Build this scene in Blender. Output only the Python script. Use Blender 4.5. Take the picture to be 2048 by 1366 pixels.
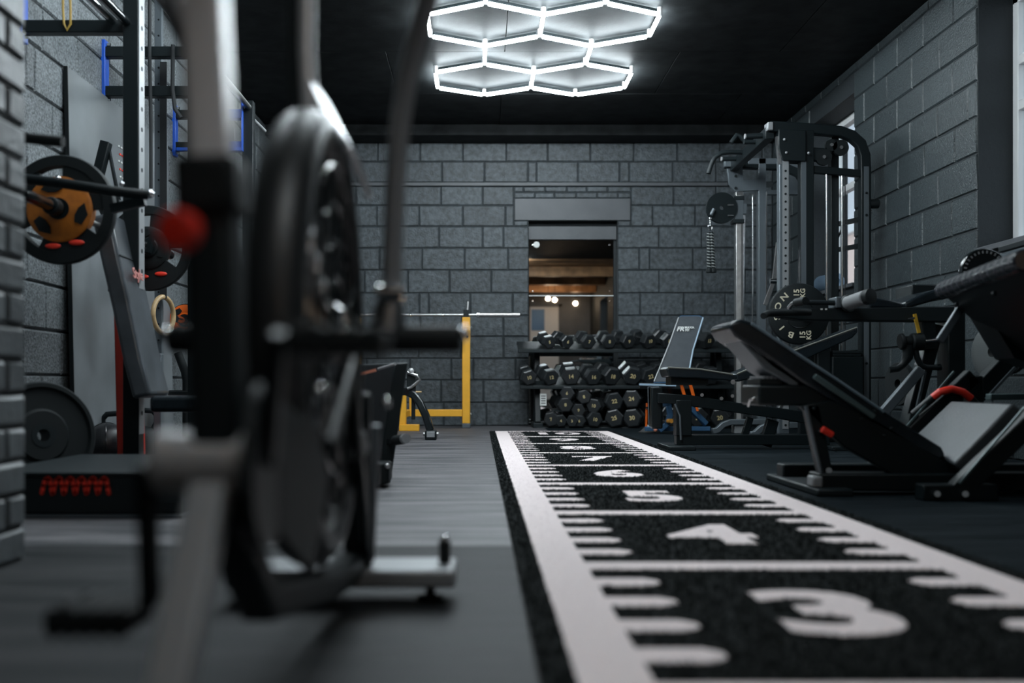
import bpy, math, random
from mathutils import Vector, Matrix, Quaternion
from mathutils.bvhtree import BVHTree
random.seed(7)
R = random.Random(11)
PI = math.pi
scene = bpy.context.scene
C = scene.collection
for o in list(bpy.data.objects): bpy.data.objects.remove(o)

# ------------------------------------------------------------------ camera
F, VX, VY, EYE = 2070.0, 959.5, 769.0, 0.437      # focal length (px), vanishing point, eye height
cam = bpy.data.cameras.new('camera'); camo = bpy.data.objects.new('camera', cam); C.objects.link(camo)
camo.location = (0, 0, EYE); camo.rotation_euler = (PI/2, 0, 0)
cam.sensor_width = 36; cam.lens = F/2048*36
cam.shift_x = (1024-VX)/2048; cam.shift_y = (VY-683)/2048
cam.clip_start = .05; cam.clip_end = 200
cam.dof.use_dof = True; cam.dof.focus_distance = 6.9; cam.dof.aperture_fstop = 1.55
scene.camera = camo
# ------------------------------------------------------------------ world, exposure
w = bpy.data.worlds.new('world'); scene.world = w; w.use_nodes = True
w.node_tree.nodes['Background'].inputs[0].default_value = (.78, .88, 1.0, 1)
w.node_tree.nodes['Background'].inputs[1].default_value = 1.6
vs = scene.view_settings
vs.view_transform = 'Standard'; vs.look = 'None'; vs.gamma = 1; vs.use_curve_mapping = False; vs.exposure = 0.27
TUBE_POWER = 66.0

def at(x, y, Y):                                   # a point seen at pixel (x, y), Y metres into the room
    return Vector(((x-VX)*Y/F, Y, EYE-(y-VY)*Y/F))

# ------------------------------------------------------------------ materials
MATS = {}
def mat(name, col, rough=.5, metal=0., var=0., vs_=6., bump=0., bs=60., spec=.5, emit=0., coat=0., rvar=0., obj_var=0.):
    if name in MATS: return MATS[name]
    m = bpy.data.materials.new(name); MATS[name] = m; m.use_nodes = True
    nt = m.node_tree; b = nt.nodes['Principled BSDF']
    b.inputs['Base Color'].default_value = (*col, 1); b.inputs['Roughness'].default_value = rough
    b.inputs['Metallic'].default_value = metal; b.inputs['Specular IOR Level'].default_value = spec
    b.inputs['Coat Weight'].default_value = coat; b.inputs['Coat Roughness'].default_value = .15
    if emit:
        b.inputs['Emission Color'].default_value = (*col, 1); b.inputs['Emission Strength'].default_value = emit
    if var or bump or rvar or obj_var:
        g = nt.nodes.new('ShaderNodeNewGeometry')
    if var or rvar or obj_var:
        n = nt.nodes.new('ShaderNodeTexNoise'); n.inputs['Scale'].default_value = vs_; n.inputs['Detail'].default_value = 6
        nt.links.new(g.outputs['Position'], n.inputs['Vector'])
        mr = nt.nodes.new('ShaderNodeMapRange'); mr.inputs[1].default_value = .3; mr.inputs[2].default_value = .7
        mr.inputs[3].default_value = 1-var; mr.inputs[4].default_value = 1+var
        nt.links.new(n.outputs['Fac'], mr.inputs[0])
        hs = nt.nodes.new('ShaderNodeHueSaturation'); hs.inputs['Color'].default_value = (*col, 1)
        val = mr.outputs[0]
        if obj_var:
            oi = nt.nodes.new('ShaderNodeObjectInfo'); m2 = nt.nodes.new('ShaderNodeMapRange')
            m2.inputs[3].default_value = 1-obj_var; m2.inputs[4].default_value = 1+obj_var
            nt.links.new(oi.outputs['Random'], m2.inputs[0])
            mu = nt.nodes.new('ShaderNodeMath'); mu.operation = 'MULTIPLY'
            nt.links.new(val, mu.inputs[0]); nt.links.new(m2.outputs[0], mu.inputs[1]); val = mu.outputs[0]
        nt.links.new(val, hs.inputs['Value']); nt.links.new(hs.outputs[0], b.inputs['Base Color'])
        if rvar:
            m3 = nt.nodes.new('ShaderNodeMapRange'); m3.inputs[1].default_value = .3; m3.inputs[2].default_value = .7
            m3.inputs[3].default_value = rough-rvar; m3.inputs[4].default_value = rough+rvar
            nt.links.new(n.outputs['Fac'], m3.inputs[0]); nt.links.new(m3.outputs[0], b.inputs['Roughness'])
    if bump:
        n2 = nt.nodes.new('ShaderNodeTexNoise'); n2.inputs['Scale'].default_value = bs; n2.inputs['Detail'].default_value = 5
        nt.links.new(g.outputs['Position'], n2.inputs['Vector'])
        bp = nt.nodes.new('ShaderNodeBump'); bp.inputs['Strength'].default_value = bump; bp.inputs['Distance'].default_value = .006
        nt.links.new(n2.outputs['Fac'], bp.inputs['Height']); nt.links.new(bp.outputs[0], b.inputs['Normal'])
    return m

block_m   = mat('painted_block', (.057, .068, .076), .48, var=.5, vs_=22, bump=1.0, bs=60, obj_var=.12, spec=.45)
mortar_m  = mat('painted_mortar', (.014, .019, .022), .7, bump=.5, bs=50)
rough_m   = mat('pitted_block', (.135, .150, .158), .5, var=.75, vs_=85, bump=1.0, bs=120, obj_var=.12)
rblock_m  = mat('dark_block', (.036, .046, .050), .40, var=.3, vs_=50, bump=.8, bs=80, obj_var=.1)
brick_m   = mat('painted_brick', (.095, .108, .115), .45, var=.25, vs_=12, bump=.6, bs=45, obj_var=.12)
paint_m   = mat('grey_paint', (.075, .080, .088), .5, var=.15, vs_=5)
board_m   = mat('grey_board', (.155, .168, .178), .5, var=.22, vs_=4, rvar=.1)
ceil_m    = mat('black_ceiling', (.0185, .0205, .0215), .58, var=.4, vs_=7, bump=.12, bs=60, spec=.07)
black_m   = mat('black_steel', (.0060, .0100, .0115), .40, bump=.08, bs=400, spec=.28)
gloss_m   = mat('gloss_black', (.006, .009, .010), .16, coat=.5)
satin_m   = mat('satin_black', (.010, .015, .017), .48, spec=.3)
rubber_m  = mat('black_rubber', (.0065, .0098, .011), .6, bump=.2, bs=300, spec=.3)
vinyl_m   = mat('black_vinyl', (.010, .015, .019), .24, var=.2, vs_=20, bump=.15, bs=160, spec=.45)
greyv_m   = mat('grey_vinyl', (.048, .055, .060), .42, var=.15, vs_=14, bump=.2, bs=120)
pad_m     = mat('slate_vinyl', (.060, .068, .078), .42, var=.12, vs_=14)
chrome_m  = mat('chrome', (.72, .73, .74), .16, metal=1)
steel_m   = mat('brushed_steel', (.46, .46, .46), .34, metal=1, var=.12, vs_=30)
alu_m     = mat('satin_aluminium', (.62, .62, .63), .36, metal=.55, var=.1, vs_=12)
grey_m    = mat('grey_steel', (.115, .135, .15), .4, metal=.35)
lgrey_m   = mat('pale_grey_steel', (.30, .31, .32), .45, metal=.3)
yellow_m  = mat('yellow_paint', (.86, .42, .03), .42, var=.06, vs_=12)
orange_m  = mat('orange_rubber', (.42, .125, .008), .5, var=.2, vs_=25)
orange2_m = mat('orange_paint', (.85, .14, .01), .4)
red_m     = mat('red_paint', (.42, .030, .018), .42, var=.1, vs_=20)
redgrip_m = mat('red_grip', (.70, .030, .015), .4)
blue_m    = mat('blue_paint', (.012, .085, .48), .4)
navy_m    = mat('steel_blue_paint', (.05, .13, .25), .38, metal=.2)
white_m   = mat('white_upvc', (.72, .72, .72), .4)
gold_m    = mat('gold_print', (.62, .50, .25), .5)
cream_m   = mat('cream_print', (.72, .66, .50), .5)
silver_m  = mat('white_print', (.75, .76, .74), .5)
redp_m    = mat('red_print', (.95, .05, .025), .5)
tan_m     = mat('pale_wood', (.50, .34, .17), .4, var=.2, vs_=25)
band_m    = mat('yellow_band', (.38, .24, .04), .5)
wood_m    = mat('warm_timber', (.46, .25, .12), .5, var=.4, vs_=5)
rope_m    = mat('rope_pale', (.55, .57, .55), .7)
turfw_m   = mat('white_turf', (.93, .81, .80), .9, var=.10, vs_=240, bump=.6, bs=420)
turfb_m   = mat('black_turf', (.012, .016, .0165), .9, var=.7, vs_=260, bump=1.0, bs=420, spec=.3)
mirror_m  = mat('mirror_silver', (.86, .88, .88), .012, metal=1)
render_m  = mat('pink_render', (.78, .60, .53), .8, var=.06, vs_=2)
rend2_m   = mat('pale_render', (.62, .63, .66), .8, var=.06, vs_=2)
ground_m  = mat('yard_ground', (.25, .25, .26), .9)
cable_m   = mat('black_cable', (.02, .02, .022), .5)
strap_m   = mat('black_webbing', (.016, .018, .02), .8)

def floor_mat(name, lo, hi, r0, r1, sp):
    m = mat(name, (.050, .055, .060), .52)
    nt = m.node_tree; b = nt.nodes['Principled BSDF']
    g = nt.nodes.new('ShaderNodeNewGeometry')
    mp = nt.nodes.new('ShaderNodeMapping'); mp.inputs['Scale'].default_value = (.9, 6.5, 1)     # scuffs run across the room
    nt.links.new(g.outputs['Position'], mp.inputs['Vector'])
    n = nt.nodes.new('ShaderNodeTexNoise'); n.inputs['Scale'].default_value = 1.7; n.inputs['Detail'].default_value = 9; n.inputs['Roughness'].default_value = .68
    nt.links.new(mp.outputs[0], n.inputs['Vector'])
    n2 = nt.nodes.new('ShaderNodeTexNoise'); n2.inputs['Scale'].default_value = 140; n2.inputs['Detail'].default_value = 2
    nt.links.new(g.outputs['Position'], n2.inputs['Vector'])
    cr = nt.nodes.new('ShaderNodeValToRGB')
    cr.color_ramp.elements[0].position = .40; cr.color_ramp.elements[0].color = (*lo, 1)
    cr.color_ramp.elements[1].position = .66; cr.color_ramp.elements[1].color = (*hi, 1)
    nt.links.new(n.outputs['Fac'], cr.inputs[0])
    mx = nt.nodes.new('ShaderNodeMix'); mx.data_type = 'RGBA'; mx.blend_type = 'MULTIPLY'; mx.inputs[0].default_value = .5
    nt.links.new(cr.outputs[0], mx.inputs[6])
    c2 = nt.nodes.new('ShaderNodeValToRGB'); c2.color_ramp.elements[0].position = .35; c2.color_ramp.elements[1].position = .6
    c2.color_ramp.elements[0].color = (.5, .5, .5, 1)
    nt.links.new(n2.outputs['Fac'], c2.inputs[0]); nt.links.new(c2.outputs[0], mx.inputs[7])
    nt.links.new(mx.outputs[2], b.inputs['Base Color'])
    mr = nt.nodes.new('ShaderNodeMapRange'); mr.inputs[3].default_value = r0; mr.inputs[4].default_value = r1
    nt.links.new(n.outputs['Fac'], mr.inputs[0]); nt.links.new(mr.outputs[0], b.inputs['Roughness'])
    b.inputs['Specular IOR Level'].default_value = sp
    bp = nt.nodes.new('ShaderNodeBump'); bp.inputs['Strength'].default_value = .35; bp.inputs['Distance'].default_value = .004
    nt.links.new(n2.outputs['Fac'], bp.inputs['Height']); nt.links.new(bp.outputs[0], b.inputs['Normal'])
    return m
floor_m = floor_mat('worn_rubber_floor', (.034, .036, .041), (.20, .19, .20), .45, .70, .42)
floor3_m = floor_mat('scuffed_rubber_floor', (.012, .015, .017), (.055, .055, .058), .5, .75, .16)  # scuffed mid tone, darkened where the light fades toward the camera
floor2_m = floor_mat('dark_rubber_floor', (.0045, .0085, .0105), (.020, .026, .031), .6, .85, .05)  # darker rubber; near the camera its tone also stands for the bike's shade

def emit_mat(name, col, s):
    m = bpy.data.materials.new(name); m.use_nodes = True; nt = m.node_tree
    nt.nodes.remove(nt.nodes['Principled BSDF']); e = nt.nodes.new('ShaderNodeEmission')
    e.inputs[0].default_value = (*col, 1); e.inputs[1].default_value = s
    nt.links.new(e.outputs[0], nt.nodes['Material Output'].inputs[0]); return m
tube_m = emit_mat('led_tube', (.87, .985, 1.04), TUBE_POWER)
warm_m = emit_mat('warm_bulb', (1.0, .74, .50), 80)
def glass_mat():
    m = bpy.data.materials.new('window_glass'); m.use_nodes = True; nt = m.node_tree
    nt.nodes.remove(nt.nodes['Principled BSDF'])
    t = nt.nodes.new('ShaderNodeBsdfTransparent'); t.inputs[0].default_value = (.92, .95, .95, 1)
    g = nt.nodes.new('ShaderNodeBsdfGlossy'); g.inputs['Roughness'].default_value = .03
    lw = nt.nodes.new('ShaderNodeLayerWeight'); pw = nt.nodes.new('ShaderNodeMath'); pw.operation = 'POWER'; pw.inputs[1].default_value = 4
    f = nt.nodes.new('ShaderNodeMapRange'); f.inputs[3].default_value = .04; f.inputs[4].default_value = .8
    nt.links.new(lw.outputs['Facing'], pw.inputs[0]); nt.links.new(pw.outputs[0], f.inputs[0])
    x = nt.nodes.new('ShaderNodeMixShader')
    nt.links.new(f.outputs[0], x.inputs[0]); nt.links.new(t.outputs[0], x.inputs[1]); nt.links.new(g.outputs[0], x.inputs[2])
    nt.links.new(x.outputs[0], nt.nodes['Material Output'].inputs[0]); return m
glass_m = glass_mat()

# ------------------------------------------------------------------ geometry helpers
def org(o):
    v = Vector((0, 0, 0))
    while o is not None: v += o.location; o = o.parent
    return v
class G:
    def __init__(s): s.v = []; s.f = []
    def add(s, v, f):
        k = len(s.v); s.v += [Vector(a) for a in v]; s.f += [tuple(i+k for i in q) for q in f]; return s
    def hexa(s, p): return s.add(p, [(0,3,2,1),(4,5,6,7),(0,1,5,4),(1,2,6,5),(2,3,7,6),(3,0,4,7)])
    def box(s, x0, x1, y0, y1, z0, z1):
        return s.hexa([(x0,y0,z0),(x1,y0,z0),(x1,y1,z0),(x0,y1,z0),(x0,y0,z1),(x1,y0,z1),(x1,y1,z1),(x0,y1,z1)])
    def bar(s, p, q, w, h, up=(0,0,1)):             # w sideways, h along up
        p = Vector(p); q = Vector(q); d = (q-p).normalized(); u = Vector(up)
        if abs(d.dot(u)) > .95: u = Vector((0,1,0))
        sd = d.cross(u).normalized(); u = sd.cross(d).normalized(); a = sd*w/2; b = u*h/2
        return s.hexa([p-a-b, p+a-b, q+a-b, q-a-b, p-a+b, p+a+b, q+a+b, q-a+b])
    def prism(s, poly, vec):
        n = len(poly); vec = Vector(vec); a = [Vector(p) for p in poly]; b = [p+vec for p in a]
        nrm = sum(((a[i]-a[0]).cross(a[i+1]-a[0]) for i in range(1, n-1)), Vector((0,0,0)))
        if nrm.dot(vec) > 0: f = [tuple(range(n))[::-1], tuple(range(n, 2*n))] + [(i, (i+1)%n, n+(i+1)%n, n+i) for i in range(n)]
        else: f = [tuple(range(n)), tuple(range(n, 2*n))[::-1]] + [((i+1)%n, i, n+i, n+(i+1)%n) for i in range(n)]
        return s.add(a+b, f)
    def tube(s, pts, r, n=10, closed=False):
        P = [Vector(p) for p in pts]; m = len(P); rr = r if isinstance(r, (list, tuple)) else [r]*m
        T = []
        for i in range(m):
            if closed: t = P[(i+1)%m]-P[i-1]
            else: t = P[min(i+1, m-1)]-P[max(i-1, 0)]
            T.append(t.normalized())
        u = T[0].orthogonal().normalized(); V = []; fr = u
        for i in range(m):
            if i: fr = T[i-1].rotation_difference(T[i]) @ fr
            fr = (fr - T[i]*fr.dot(T[i])).normalized(); b = T[i].cross(fr)
            for k in range(n):
                a = 2*PI*k/n; V.append(P[i] + (fr*math.cos(a)+b*math.sin(a))*rr[i])
        f = []
        for i in range(m if closed else m-1):
            j = (i+1) % m
            for k in range(n): f.append((i*n+k, i*n+(k+1)%n, j*n+(k+1)%n, j*n+k))
        if not closed: f += [tuple(range(n))[::-1], tuple(range((m-1)*n, m*n))]
        return s.add(V, f)
    def cyl(s, p, q, r, r2=None, n=18): return s.tube([p, q], [r, r if r2 is None else r2], n)
    def rtube(s, pts, w, h, up=(0,1,0)):            # rectangular tube along a path lying square to "up"
        P = [Vector(p) for p in pts]; u = Vector(up); V = []; m = len(P)
        for i in range(m):
            d = (P[min(i+1,m-1)]-P[max(i-1,0)]).normalized(); sd = d.cross(u).normalized()
            a = sd*w/2; b = u*h/2; V += [P[i]-a-b, P[i]+a-b, P[i]+a+b, P[i]-a+b]
        f = [(0,3,2,1), tuple(4*(m-1)+k for k in range(4))]
        f[0] = (3,2,1,0)
        for i in range(m-1):
            for k in range(4): f.append((4*i+k, 4*i+(k+1)%4, 4*i+4+(k+1)%4, 4*i+4+k))
        return s.add(V, f)
    def lathe(s, prof, p, axis, n=28, closed=False):  # prof: (radius, distance along axis)
        p = Vector(p); ax = Vector(axis).normalized(); u = ax.orthogonal().normalized(); b = ax.cross(u); V = []; m = len(prof)
        for r, t in prof:
            for k in range(n):
                a = 2*PI*k/n; V.append(p + ax*t + (u*math.cos(a)+b*math.sin(a))*max(r, 1e-4))
        f = []
        for i in range(m if closed else m-1):
            j = (i+1) % m
            for k in range(n): f.append((i*n+k, i*n+(k+1)%n, j*n+(k+1)%n, j*n+k))
        if not closed: f += [tuple(range(n))[::-1], tuple(range((m-1)*n, m*n))]
        return s.add(V, f)
    def sph(s, c, r, n=14, k=8, sc=(1,1,1)):
        c = Vector(c); pr = []
        V = []
        for i in range(k+1):
            a = PI*i/k
            for j in range(n):
                t = 2*PI*j/n; rr = max(math.sin(a), 1e-3)
                V.append(c + Vector((rr*math.cos(t)*r*sc[0], rr*math.sin(t)*r*sc[1], -math.cos(a)*r*sc[2])))
        f = [(i*n+j, i*n+(j+1)%n, (i+1)*n+(j+1)%n, (i+1)*n+j) for i in range(k) for j in range(n)]
        f += [tuple(range(n))[::-1], tuple(range(k*n, k*n+n))]
        return s.add(V, f)
    def mesh(s, name, m, off=Vector((0,0,0)), smooth=38):
        me = bpy.data.meshes.new(name); me.from_pydata([tuple(a-off) for a in s.v], [], s.f); me.materials.append(m)
        me.validate(); me.update()
        if smooth:
            me.shade_smooth(); me.set_sharp_from_angle(angle=math.radians(smooth))
        return me
    def o(s, name, m, parent=None, bev=0., smooth=38, seg=2):
        off = org(parent) if parent else Vector((0,0,0))
        ob = bpy.data.objects.new(name, s.mesh(name, m, off, smooth)); C.objects.link(ob); ob.parent = parent
        if bev:
            b = ob.modifiers.new('bevel', 'BEVEL'); b.width = bev; b.segments = seg; b.limit_method = 'ANGLE'; b.angle_limit = math.radians(40)
            b.harden_normals = False
        return ob
def tag(o, label=None, cat=None, group=None, kind=None):
    if label: o['label'] = label
    if cat: o['category'] = cat
    if group: o['group'] = group
    if kind: o['kind'] = kind
    return o
def thing(name, label, cat, base=(0,0,0), group=None, rot=(0,0,0)):
    o = bpy.data.objects.new(name, None); C.objects.link(o); o.location = base; o.rotation_euler = rot
    o.empty_display_size = .1
    return tag(o, label, cat, group)
def struct(o): o['kind'] = 'structure'; return o
def inst(name, me, parent, loc, rot=(0,0,0), scale=(1,1,1)):
    o = bpy.data.objects.new(name, me); C.objects.link(o); o.parent = parent
    o.location = Vector(loc)-(org(parent) if parent else Vector((0,0,0))); o.rotation_euler = rot; o.scale = scale; return o
def text_geo(body, size, depth, bold=0., shear=0.):
    cu = bpy.data.curves.new('lettering', 'FONT'); cu.body = body; cu.size = size; cu.extrude = depth; cu.offset = bold
    cu.align_x = 'CENTER'; cu.align_y = 'CENTER'; cu.shear = shear; cu.resolution_u = 4
    ob = bpy.data.objects.new('lettering', cu); C.objects.link(ob)
    bpy.context.view_layer.update()
    me = bpy.data.meshes.new_from_object(ob.evaluated_get(bpy.context.evaluated_depsgraph_get()))
    v = [x.co.copy() for x in me.vertices]; f = [tuple(p.vertices) for p in me.polygons]
    bpy.data.objects.remove(ob); bpy.data.curves.remove(cu); bpy.data.meshes.remove(me)
    return v, f
def put_text(g, body, size, depth, M, bold=0., sx=1., shear=0.):
    v, f = text_geo(body, size, depth, bold, shear)
    return g.add([M @ Vector((a.x*sx, a.y, a.z)) for a in v], f)
def arc(c, r, a0, a1, n, plane='xz'):
    c = Vector(c); out = []
    for i in range(n+1):
        a = math.radians(a0+(a1-a0)*i/n); s_, t = r*math.cos(a), r*math.sin(a)
        out.append(c + (Vector((s_,0,t)) if plane == 'xz' else Vector((s_,t,0)) if plane == 'xy' else Vector((0,s_,t))))
    return out

# ------------------------------------------------------------------ the room
XL, XR, YB, ZC, YR = -2.2, 3.1, 10.95, 3.10, -7.0
floor = struct(G().box(XL-.3, XR+.5, YR-.3, YB+.3, -.10, -.012).o('floor', mortar_m))
yy = YR
k = 0
seams = [YR, -5.6, -4.2, -2.8, -1.4, 0, 1.4, 2.8, 4.0, 5.25, 6.5, 7.75, 9.0, 10.25, YB+.2]
for a, b in zip(seams[:-1], seams[1:]):                      # rubber floor sheets, butt-jointed; nearest rows coloured darker for shade
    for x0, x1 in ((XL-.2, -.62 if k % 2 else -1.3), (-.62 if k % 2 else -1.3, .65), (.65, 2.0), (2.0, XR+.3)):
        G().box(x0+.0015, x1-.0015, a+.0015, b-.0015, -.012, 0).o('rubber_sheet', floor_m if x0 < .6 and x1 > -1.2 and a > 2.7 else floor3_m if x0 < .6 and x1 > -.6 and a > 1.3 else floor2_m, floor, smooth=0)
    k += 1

J = [0, .2465, .485, .712, .945, 1.167, 1.405, 1.648, 1.881, 2.109, 2.331, 2.553, 2.794, 3.02, 3.10]
OX0, OX1, OZ = .516, 1.458, 2.172                             # opening with the mirrors
LX0, LX1, LZ = .362, 1.60, 2.405                              # lintel
g = G()
g.box(XL-.25, OX0, YB+.008, YB+.3, -.05, ZC+.1); g.box(OX1, XR+.5, YB+.008, YB+.3, -.05, ZC+.1)
g.box(OX0, OX1, YB+.008, YB+.3, OZ, ZC+.1); g.box(OX0, OX1, YB+.13, YB+.3, -.05, OZ)
wall_back = struct(g.o('wall_back', mortar_m, smooth=0))
g = G(); g.box(XL-.3, XL-.008, YR, YB+.3, -.05, ZC+.1); wall_left = struct(g.o('wall_left', mortar_m, smooth=0))
W1 = (8.57, 9.73, 1.28, 2.86); W2 = (4.70, 6.45, 1.28, 2.86); W3 = (-4.6, -3.0, 1.1, 2.6)
g = G(); ys = [YR, W3[0], W3[1], W2[0], W2[1], W1[0], W1[1], YB+.3]
for i in range(0, 8, 2): g.box(XR+.008, XR+.36, ys[i], ys[i+1], -.05, ZC+.1)
for W in (W1, W2, W3):
    g.box(XR+.008, XR+.36, W[0], W[1], -.05, W[2]); g.box(XR+.008, XR+.36, W[0], W[1], W[3], ZC+.1)
wall_right = struct(g.o('wall_right', mortar_m, smooth=0))
struct(G().box(XL-.3, XR+.4, YR-.3, YR, -.05, ZC+.1).o('wall_rear', paint_m, smooth=0))

blockmeshes = {}
def block_mesh(l, h, d, m, ch, var):
    key = (round(l, 2), round(h, 3), m.name, var)
    if key not in blockmeshes:
        rr = random.Random(str(key)); c = ch; j = lambda: rr.uniform(-.0025, .0025)
        v = [(0,0,0),(l,0,0),(l,0,h),(0,0,h)]
        v += [(0+j(),-d*.45,0+j()),(l+j(),-d*.45,0+j()),(l+j(),-d*.45,h+j()),(0+j(),-d*.45,h+j())]
        v += [(c+j(),-d+j()*.5,c+j()),(l-c+j(),-d+j()*.5,c+j()),(l-c+j(),-d+j()*.5,h-c+j()),(c+j(),-d+j()*.5,h-c+j())]
        f = [(8,9,10,11)]
        for a in (0, 4): f += [(a,a+1,a+5,a+4),(a+1,a+2,a+6,a+5),(a+2,a+3,a+7,a+6),(a+3,a,a+4,a+7)]
        blockmeshes[key] = G().add(v, f).mesh('block', m, smooth=0)
    return blockmeshes[key]
def lay(parent, place, u0, u1, holes, m, name='block', rows=J, gap=.011, depth=.016, L=.45, ch=.007, closers=.12):
    """courses of blocks between u0 and u1; holes = (ua, ub, za, zb) left free"""
    for i in range(len(rows)-1):
        z0, z1 = rows[i], rows[i+1]
        spans = [(u0, u1)]
        for ua, ub, za, zb in holes:
            if z0 < zb-.03 and z1 > za+.03:
                ns = []
                for s0, s1 in spans:
                    if ub <= s0 or ua >= s1: ns.append((s0, s1))
                    else:
                        if ua-s0 > .03: ns.append((s0, ua))
                        if s1-ub > .03: ns.append((ub, s1))
                spans = ns
        for s0, s1 in spans:
            u = s0; first = True
            while u < s1-.02:
                l = L*(.5 if (first and i % 2) else 1)
                q = R.random()
                if q < closers*.5 and not first: l = .22
                elif q < closers and not first: l = .10
                l = round(l + R.choice((-.01, 0, 0, .01)), 2); first = False
                if s1-(u+l) < .09: l = round(s1-u, 2)
                me = block_mesh(max(l-gap, .02), z1-z0-gap, depth, m, ch, R.randrange(3))
                loc, rot = place(u+gap/2, z0+gap/2)
                inst(name, me, parent, loc + Vector((0,0,0)), rot)
                u += l
ledge0, ledge1 = 2.535, 2.572
rowsB = [0, .2465, .485, .712, .945, 1.167, 1.405, 1.648, 1.881, 2.109, 2.331, 2.535, 2.572, 2.794, 3.02, 3.10]
lay(wall_back, lambda u, z: (Vector((u, YB+.012, z)), (0,0,0)), XL, XR,
    [(OX0, OX1, -1, OZ), (LX0, LX1, 2.172-.03, 2.535), (XL-1, XR+1, 2.535, 2.572)], block_m, rows=rowsB)
G().box(LX0+.006, LX1-.006, YB-.006, YB+.05, OZ, LZ).o('lintel', paint_m, wall_back, bev=.006)
lay(wall_back, lambda u, z: (Vector((u, YB+.012, z)), (0,0,0)), LX0, LX1, [], block_m, name='brick', rows=[2.405, 2.47, 2.535], L=.22, closers=0)
lay(wall_back, lambda u, z: (Vector((u, YB+.012, z)), (0,0,0)), LX0, OX0, [], block_m, name='brick', rows=[2.109, 2.172], L=.2, closers=0)
lay(wall_back, lambda u, z: (Vector((u, YB+.012, z)), (0,0,0)), OX1, LX1, [], block_m, name='brick', rows=[2.109, 2.172], L=.2, closers=0)
struct(G().box(XL, 2.62, YB-.022, YB+.03, ledge0, ledge1).o('trim_1', paint_m, bev=.004))
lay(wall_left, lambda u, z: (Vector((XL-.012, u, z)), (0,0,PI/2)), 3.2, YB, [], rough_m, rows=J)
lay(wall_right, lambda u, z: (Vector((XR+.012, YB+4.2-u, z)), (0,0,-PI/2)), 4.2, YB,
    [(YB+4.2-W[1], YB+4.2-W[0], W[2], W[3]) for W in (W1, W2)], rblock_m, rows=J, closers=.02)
# brick pier beside the camera
PX, PY0, PY1 = -1.14, 1.75, 2.60
pier = struct(G().box(XL, PX-.008, PY0, PY1-.008, 0, ZC).o('wall_pier', mortar_m, smooth=0))
rowsP = [.083*i for i in range(38)]; rowsP[-1] = ZC
for i in range(len(rowsP)-1):
    z0, z1 = rowsP[i], rowsP[i+1]; u = PY1; l = .105 if i % 2 else .215
    while u > PY0+.05:
        l2 = min(l, u-PY0)
        me = block_mesh(l2-.012, z1-z0-.012, .015, brick_m, .006, R.randrange(3))
        inst('brick', me, pier, (PX-.013, u-l2+.006, z0+.006), (0,0,PI/2)); u -= l2; l = .215
    inst('brick', block_mesh(.20, z1-z0-.012, .015, brick_m, .006, 0), pier, (PX-.004, PY1-.013+.004, z0+.006), (0,0,PI))

# ceiling: black boards, beam along the back wall
ceiling = struct(G().box(XL-.3, XR+.4, .2, YB+.3, ZC+.02, ZC+.15).o('ceiling', mortar_m, smooth=0))
rows = [.2] + [8.28+1.2*i for i in range(-6, 2)] + [10.6]
for i, (a, b) in enumerate(zip(rows[:-1], rows[1:])):
    for x0, x1 in ((XL-.02, -.75), (-.75, 1.6), (1.6, XR+.02)) if i % 2 else ((XL-.02, .2), (.2, 2.4), (2.4, XR+.02)):
        G().box(x0+.003, x1-.003, a+.003, b-.003, ZC+R.uniform(-.003, .003), ZC+.02).o('ceiling_board', ceil_m, ceiling, bev=.002, smooth=0, seg=1)
struct(G().box(XL, XR, 10.6, YB+.01, 2.99, ZC+.03).o('trim_2', ceil_m, bev=.006))
# the part of the room behind the camera: timber ceiling and a white door
rear = struct(G().box(XL-.3, XR+.4, YR-.3, .2, ZC+.06, ZC+.2).o('ceiling_rear', wood_m, smooth=0))
for i in range(18):
    G().box(XL, XR, -6.9+.4*i, -6.9+.4*i+.38, ZC+R.uniform(.01, .03), ZC+.06).o('plank', wood_m, rear, bev=.004, smooth=0)
for y in (-5.6, -3.6, -1.6):
    G().box(XL, XR, y, y+.16, ZC-.20, ZC+.02).o('joist', wood_m, rear, bev=.006)
door = struct(thing('door_1', None, None, (1.8, YR, 0)))
G().box(1.41, 2.22, YR-.02, YR+.05, .02, 2.62).o('leaf', white_m, door, bev=.005)
G().box(1.33, 1.41, YR-.02, YR+.08, 0, 2.70).o('jamb', paint_m, door); G().box(2.22, 2.30, YR-.02, YR+.08, 0, 2.70).o('jamb', paint_m, door)
G().box(1.33, 2.30, YR-.02, YR+.08, 2.62, 2.70).o('head', paint_m, door)
pst_ = tag(G().box(1.45, 1.82, YR+.05, YR+.056, 1.95, 2.55).o('poster', navy_m), 'dark blue poster on the white door behind the camera', 'poster')

# windows
def window(nm, W, muls, sill=True):
    root = struct(thing(nm, None, None, (XR+.26, (W[0]+W[1])/2, W[2])))
    a, b, z0, z1 = W; x0, x1 = XR+.22, XR+.29; t = .065
    g = G(); g.box(x0, x1, a, a+t, z0, z1); g.box(x0, x1, b-t, b, z0, z1); g.box(x0, x1, a, b, z0, z0+t); g.box(x0, x1, a, b, z1-t, z1)
    g.o('window_frame', white_m, root, bev=.006)
    for kind, p, q0, q1 in muls:
        g = G()
        if kind == 'h': g.box(x0+.005, x1-.005, q0, q1, p-.03, p+.03)
        else: g.box(x0+.005, x1-.005, p-.03, p+.03, q0, q1)
        g.o('glazing_bar', white_m, root, bev=.004)
    G().box(XR+.25, XR+.256, a+t, b-t, z0+t, z1-t).o('pane', glass_m, root, smooth=0)
    G().box(XR-.02, x0, a-.0, b+.0, z0-.03, z0+.003).o('window_sill', paint_m, root, bev=.004)
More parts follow.
